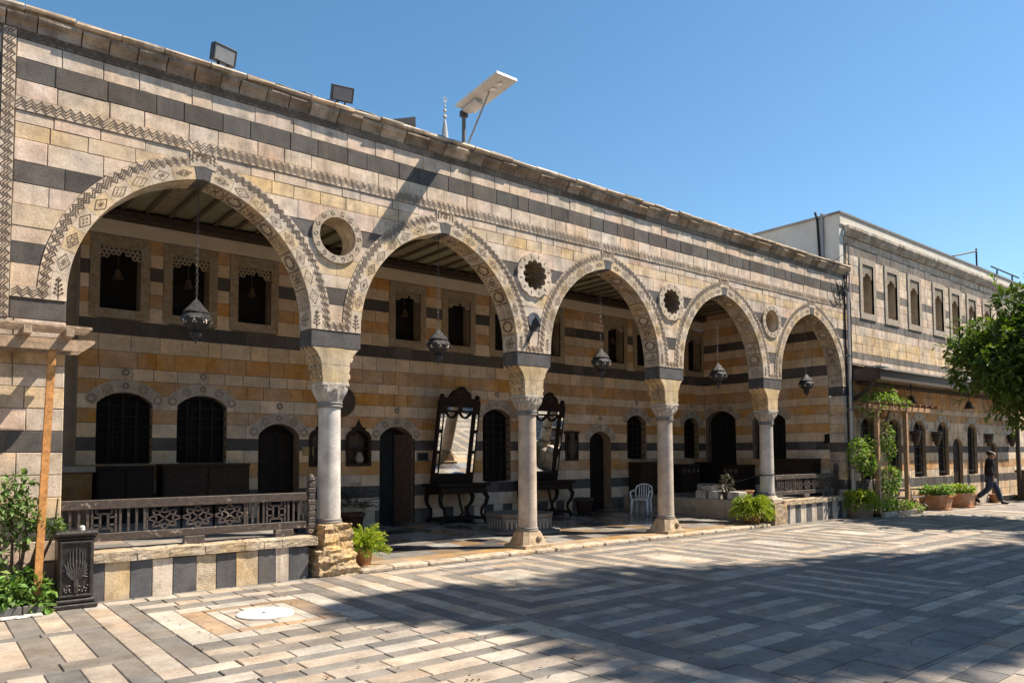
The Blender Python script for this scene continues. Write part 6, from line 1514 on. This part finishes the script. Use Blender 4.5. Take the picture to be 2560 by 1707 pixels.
q = random.Random(83); t = thing('rose_bush', 'sparse flowering bush at the far right under the canopy', 'bush', (31.2, -1.5, 0)); b = MB()
for k in range(7): b.tube([(30.9+.12*k, -1.4, 0), (30.8+.15*k+q.uniform(-.1, .1), -1.45, 1.0), (30.7+.2*k, -1.5, 1.7)], .018, 5, 0, (.22, .17, .12))
b.build('stems', MBARK, t); b = MB(); clump(b, (31.3, -1.5, 1.95), (.5, .3, .35), 260, .12, VINE, q); clump(b, (31.6, -1.5, 2.3), (.3, .3, .25), 120, .11, VINE+[(.5, .35, .3)], q); b.build('leaves', MLEAF, t)
# pergola on the left
OP = (.50, .235, .075); t = thing('timber_pergola', 'weathered timber pergola with one bright orange brown post at the left edge', 'pergola', (1.1, -.36, 0)); q = random.Random(84)
b = MB(); b.bar((1.115, -.36, 0.0), (1.205, -.36, 2.92), .075, .075, 0, OP, up=(0, 1, 0)); b.build('post', MWD, t)
WP = (.33, .24, .165)
for y in (-.40, -.05): b = MB(); b.add([(-.6, y-.03, 2.925), (1.50, y-.03, 2.925), (1.62, y-.03, 3.03), (1.62, y-.03, 3.06), (-.6, y-.03, 3.06), (-.6, y+.03, 2.925), (1.50, y+.03, 2.925), (1.62, y+.03, 3.03), (1.62, y+.03, 3.06), (-.6, y+.03, 3.06)], [(0, 1, 2, 3, 4), (9, 8, 7, 6, 5), (0, 5, 6, 1), (1, 6, 7, 2), (2, 7, 8, 3), (3, 8, 9, 4)], 0, jit(WP, .1, q)); b.build('beam', MWD, t)
for x in (-.35, .1, .52, .94, 1.34): b = MB(); b.box(x-.04, x+.04, -.62, -.01, 3.062, 3.15, 0, jit(WP, .12, q), .004); b.build('cross_joist', MWD, t)
for y in (-.58, -.44, -.30, -.16): b = MB(); b.box(-.6, 1.56, y-.028, y+.028, 3.152, 3.185, 0, jit(WP, .12, q), .004); b.build('slat', MWD, t)
# bed and shrub at the left edge
t = thing('corner_bed', 'low planting bed with grey and cream edging at the left edge', 'bed', (.8, -.3, 0)); x = -.6
while x < 1.2: b = MB(); b.box(x+.003, min(x+.22, 1.25), -.50, -.40, 0, .11, 0, jit((.5, .42, .33) if q.random() < .5 else (.16, .155, .15), .1, q), .01); b.build('edge_block', MS, t, origin=(x, -.45, 0)); x += .225
b = MB(); b.box(-.6, 1.25, -.40, -.015, 0, .08, 0, (.08, .06, .04)); b.build('soil', MRK, t)
q = random.Random(85); t = thing('climbing_rose', 'leafy climbing rose with bare lower stems at the left edge', 'shrub', (.85, -.25, .08)); b = MB()
for k in range(6):
    x = .78+.05*k; b.tube([(x, -.22, .05), (x+.03*k-.05, -.24, .45), (x+.08*k-.15, -.27, .85), (x+.1*k-.22, -.28, 1.25)], [.022, .018, .014, .008], 6, 0, (.16, .10, .07))
b.tube([(.92, -.2, .06), (1.02, -.24, .4), (1.12, -.28, .62)], .03, 6, 0, (.17, .11, .075)); b.build('stems', MBARK, t); b = MB()
RS = [(.12, .20, .05), (.17, .26, .07), (.08, .14, .035), (.22, .30, .11)]
for c_, r_, n in (((.78, -.30, 1.25), (.25, .14, .22), 260), ((1.0, -.30, 1.12), (.17, .14, .2), 210), ((.72, -.28, .95), (.2, .12, .2), 140), ((1.02, -.26, .82), (.12, .12, .14), 80), ((1.22, -.3, .98), (.14, .1, .1), 75), ((1.3, -.32, .9), (.1, .06, .05), 30), ((.75, -.28, .66), (.14, .1, .1), 50), ((.95, -.3, 1.45), (.14, .08, .1), 50)): clump(b, c_, r_, n, .085, RS, q, shell=.1)
b.build('leaves', MLEAF, t)
q = random.Random(86); t = thing('ground_ivy', 'mass of broad green leaves filling the bed by the orange post', 'plant', (.9, -.3, .08)); b = MB()
for c_, r_, n in (((.8, -.36, .22), (.3, .12, .16), 330), ((1.1, -.36, .22), (.18, .12, .17), 200), ((.62, -.34, .30), (.2, .1, .16), 160), ((1.16, -.48, .10), (.08, .06, .12), 50), ((.9, -.3, .42), (.18, .1, .1), 80)): clump(b, c_, r_, n, .10, [(.13, .24, .04), (.18, .30, .06), (.09, .16, .03), (.24, .34, .09)], q, shell=.2)
b.build('leaves', MLEAF, t)
b = MB(); q = random.Random(87)
for k in range(6): b.box(.70+.07*k, .80+.07*k, -.62-.02*(k % 2), -.53, 0.004, .02+.012*q.random(), 0, jit((.6, .56, .5), .1, q), .006)
tag(b.build('plaster_rubble', MPL), 'flattened patch of white plaster rubble by the corner bed', 'rubble')['kind'] = 'stuff'
# fallen leaves on the paving
b = MB(); q = random.Random(88)
for _ in range(420):
    x, y = q.uniform(2, 15), q.uniform(-7.6, -1.2)
    leaf(b, Vector((x, y, .008)), Vector((q.uniform(-1, 1), q.uniform(-1, 1), .1)), Vector((q.uniform(-.3, .3), q.uniform(-.3, .3), 1)), q.uniform(.025, .055), .022, jit((.11, .065, .03), .4, q))
o = b.build('fallen_leaves', MLEAF); tag(o, 'scattered small dry leaves lying on the striped paving', 'leaves'); o['kind'] = 'stuff'

# ------------------------------------------------------------------ walking man
def skin(name, verts, edges, m, parent, root=0, sub=2):
    me = bpy.data.meshes.new(name); me.from_pydata([v[:3] for v in verts], edges, []); me.materials.append(m)
    o = bpy.data.objects.new(name, me); COL.objects.link(o); o.parent = parent
    o.modifiers.new('skin', 'SKIN').use_smooth_shade = True
    for i, v in enumerate(verts):
        sv = me.skin_vertices[0].data[i]; r_ = v[3]; sv.radius = r_ if isinstance(r_, tuple) else (r_, r_); sv.use_root = i == root
    s = o.modifiers.new('sub', 'SUBSURF'); s.levels = sub; s.render_levels = sub
    return o
man = thing('person', 'person in a dark top and blue jeans walking past the right wing doors', 'person', (28.08, -.78, .012)); man.rotation_euler[2] = R(-66)
MSK = plain('skin', (.36, .21, .145), .55, var=.08); MSH = plain('dark_shirt', (.012, .012, .014), .85, var=.3); MJN = plain('jeans', (.025, .035, .065), .85, var=.3); MHR = plain('dark_hair', (.018, .013, .01), .6, var=.3); MSHOE = plain('dark_shoe', (.016, .013, .012), .5)
V = [(0, 0, .97, .12), (.01, 0, 1.15, .115), (.02, 0, 1.36, .125), (.04, 0, 1.49, .08), (.075, 0, 1.575, (.11, .115)), (.10, 0, 1.66, (.125, .13)), (.09, 0, 1.74, .085),
     (.02, .17, 1.42, .055), (-.04, .235, 1.16, .042), (.05, .245, .93, .03), (.07, .245, .86, .034), (.02, -.17, 1.42, .055), (-.02, -.235, 1.16, .042), (.08, -.245, .93, .03), (.10, -.245, .86, .034),
     (.02, .095, .88, .095), (.20, .095, .52, .06), (.32, .095, .12, .042), (.45, .095, .045, .035), (.0, -.095, .88, .095), (-.06, -.095, .50, .06), (-.40, -.095, .24, .042), (-.33, -.095, .08, .035)]
Ed = [(0, 1), (1, 2), (2, 3), (3, 4), (4, 5), (5, 6), (2, 7), (7, 8), (8, 9), (9, 10), (2, 11), (11, 12), (12, 13), (13, 14), (0, 15), (15, 16), (16, 17), (17, 18), (0, 19), (19, 20), (20, 21), (21, 22)]
for sy, pi_ in ((1, 10), (-1, 14)):
    bx_, by_, bz_ = V[pi_][:3]
    for k, (dx, L) in enumerate(((.028, .05), (.014, .075), (0, .08), (-.014, .07), (-.026, .055))):
        i0 = len(V); tip = .02 if k == 0 else .012
        V += [(bx_+dx*1.2, by_, bz_-.035, .009), (bx_+dx*1.3+tip, by_-sy*.012, bz_-.035-L*.6, .008), (bx_+dx*1.2+tip*1.6, by_-sy*.03, bz_-.035-L, .007)]; Ed += [(pi_, i0), (i0, i0+1), (i0+1, i0+2)]
skin('body', V, Ed, MSK, man)
skin('shirt', [(0, 0, .86, (.17, .20)), (0, 0, 1.06, (.175, .205)), (.0, 0, 1.30, (.185, .225)), (.03, 0, 1.52, .11), (.01, .19, 1.43, .10), (-.04, .25, 1.16, .08), (.05, .255, .93, .062), (.01, -.19, 1.42, .095), (-.02, -.25, 1.16, .08), (.08, -.255, .93, .062)], [(0, 1), (1, 2), (2, 3), (2, 4), (4, 5), (5, 6), (2, 7), (7, 8), (8, 9)], MSH, man)
skin('trousers', [(0, 0, .98, (.16, .19)), (.02, .095, .84, .135), (.20, .095, .52, .10), (.315, .095, .08, .085), (.0, -.095, .84, .135), (-.06, -.095, .50, .10), (-.39, -.095, .22, .085)], [(0, 1), (1, 2), (2, 3), (0, 4), (4, 5), (5, 6)], MJN, man)
skin('shoe', [(.29, .095, .06, .06), (.40, .095, .05, .058), (.53, .095, .04, .04)], [(0, 1), (1, 2)], MSHOE, man); skin('shoe', [(-.43, -.095, .20, .06), (-.37, -.095, .11, .058), (-.30, -.095, .045, .04)], [(0, 1), (1, 2)], MSHOE, man)
skin('hair', [(.02, 0, 1.60, (.10, .125)), (.045, 0, 1.69, (.145, .15)), (.08, 0, 1.765, .13)], [(0, 1), (1, 2)], MHR, man)
b = MB(); hd = Vector((.095, 0, 1.65))
b.add([(.178, -.015, 1.65), (.178, .015, 1.65), (.215, 0, 1.615), (.178, -.018, 1.605), (.178, .018, 1.605)], [(0, 2, 1), (0, 3, 2), (1, 2, 4), (3, 4, 2)]); b.build('nose', MSK, None).parent = man
b = MB()
for s in (-1, 1): b.lathe([(.004, -.012), (.014, 0), (.004, .012)], (.178, s*.036, 1.655), 8)
b.build('eyes', MHR, None).parent = man
b = MB(); b.box(.165, .178, -.025, .025, 1.57, 1.578); b.build('mouth', plain('lip', (.25, .1, .08), .6), None).parent = man
b = MB()
for s in (-1, 1): b.lathe([(.006, -.034), (.016, -.01), (.018, .015), (.006, .03)], (.08, s*.108, 1.635), 8)
b.build('ears', MSK, None).parent = man
b = MB(); b.box(.09, .17, -.285, -.27, .76, .86, 0, (.75, .74, .72), .003); o = b.build('paper', MPNT); o.location = Vector((28.08, -.78, .012)); o.rotation_euler[2] = R(-66); tag(o, 'small white paper held in the walking man\'s hand', 'paper')

for o in bpy.data.objects:
    if '_o' in o: del o['_o']
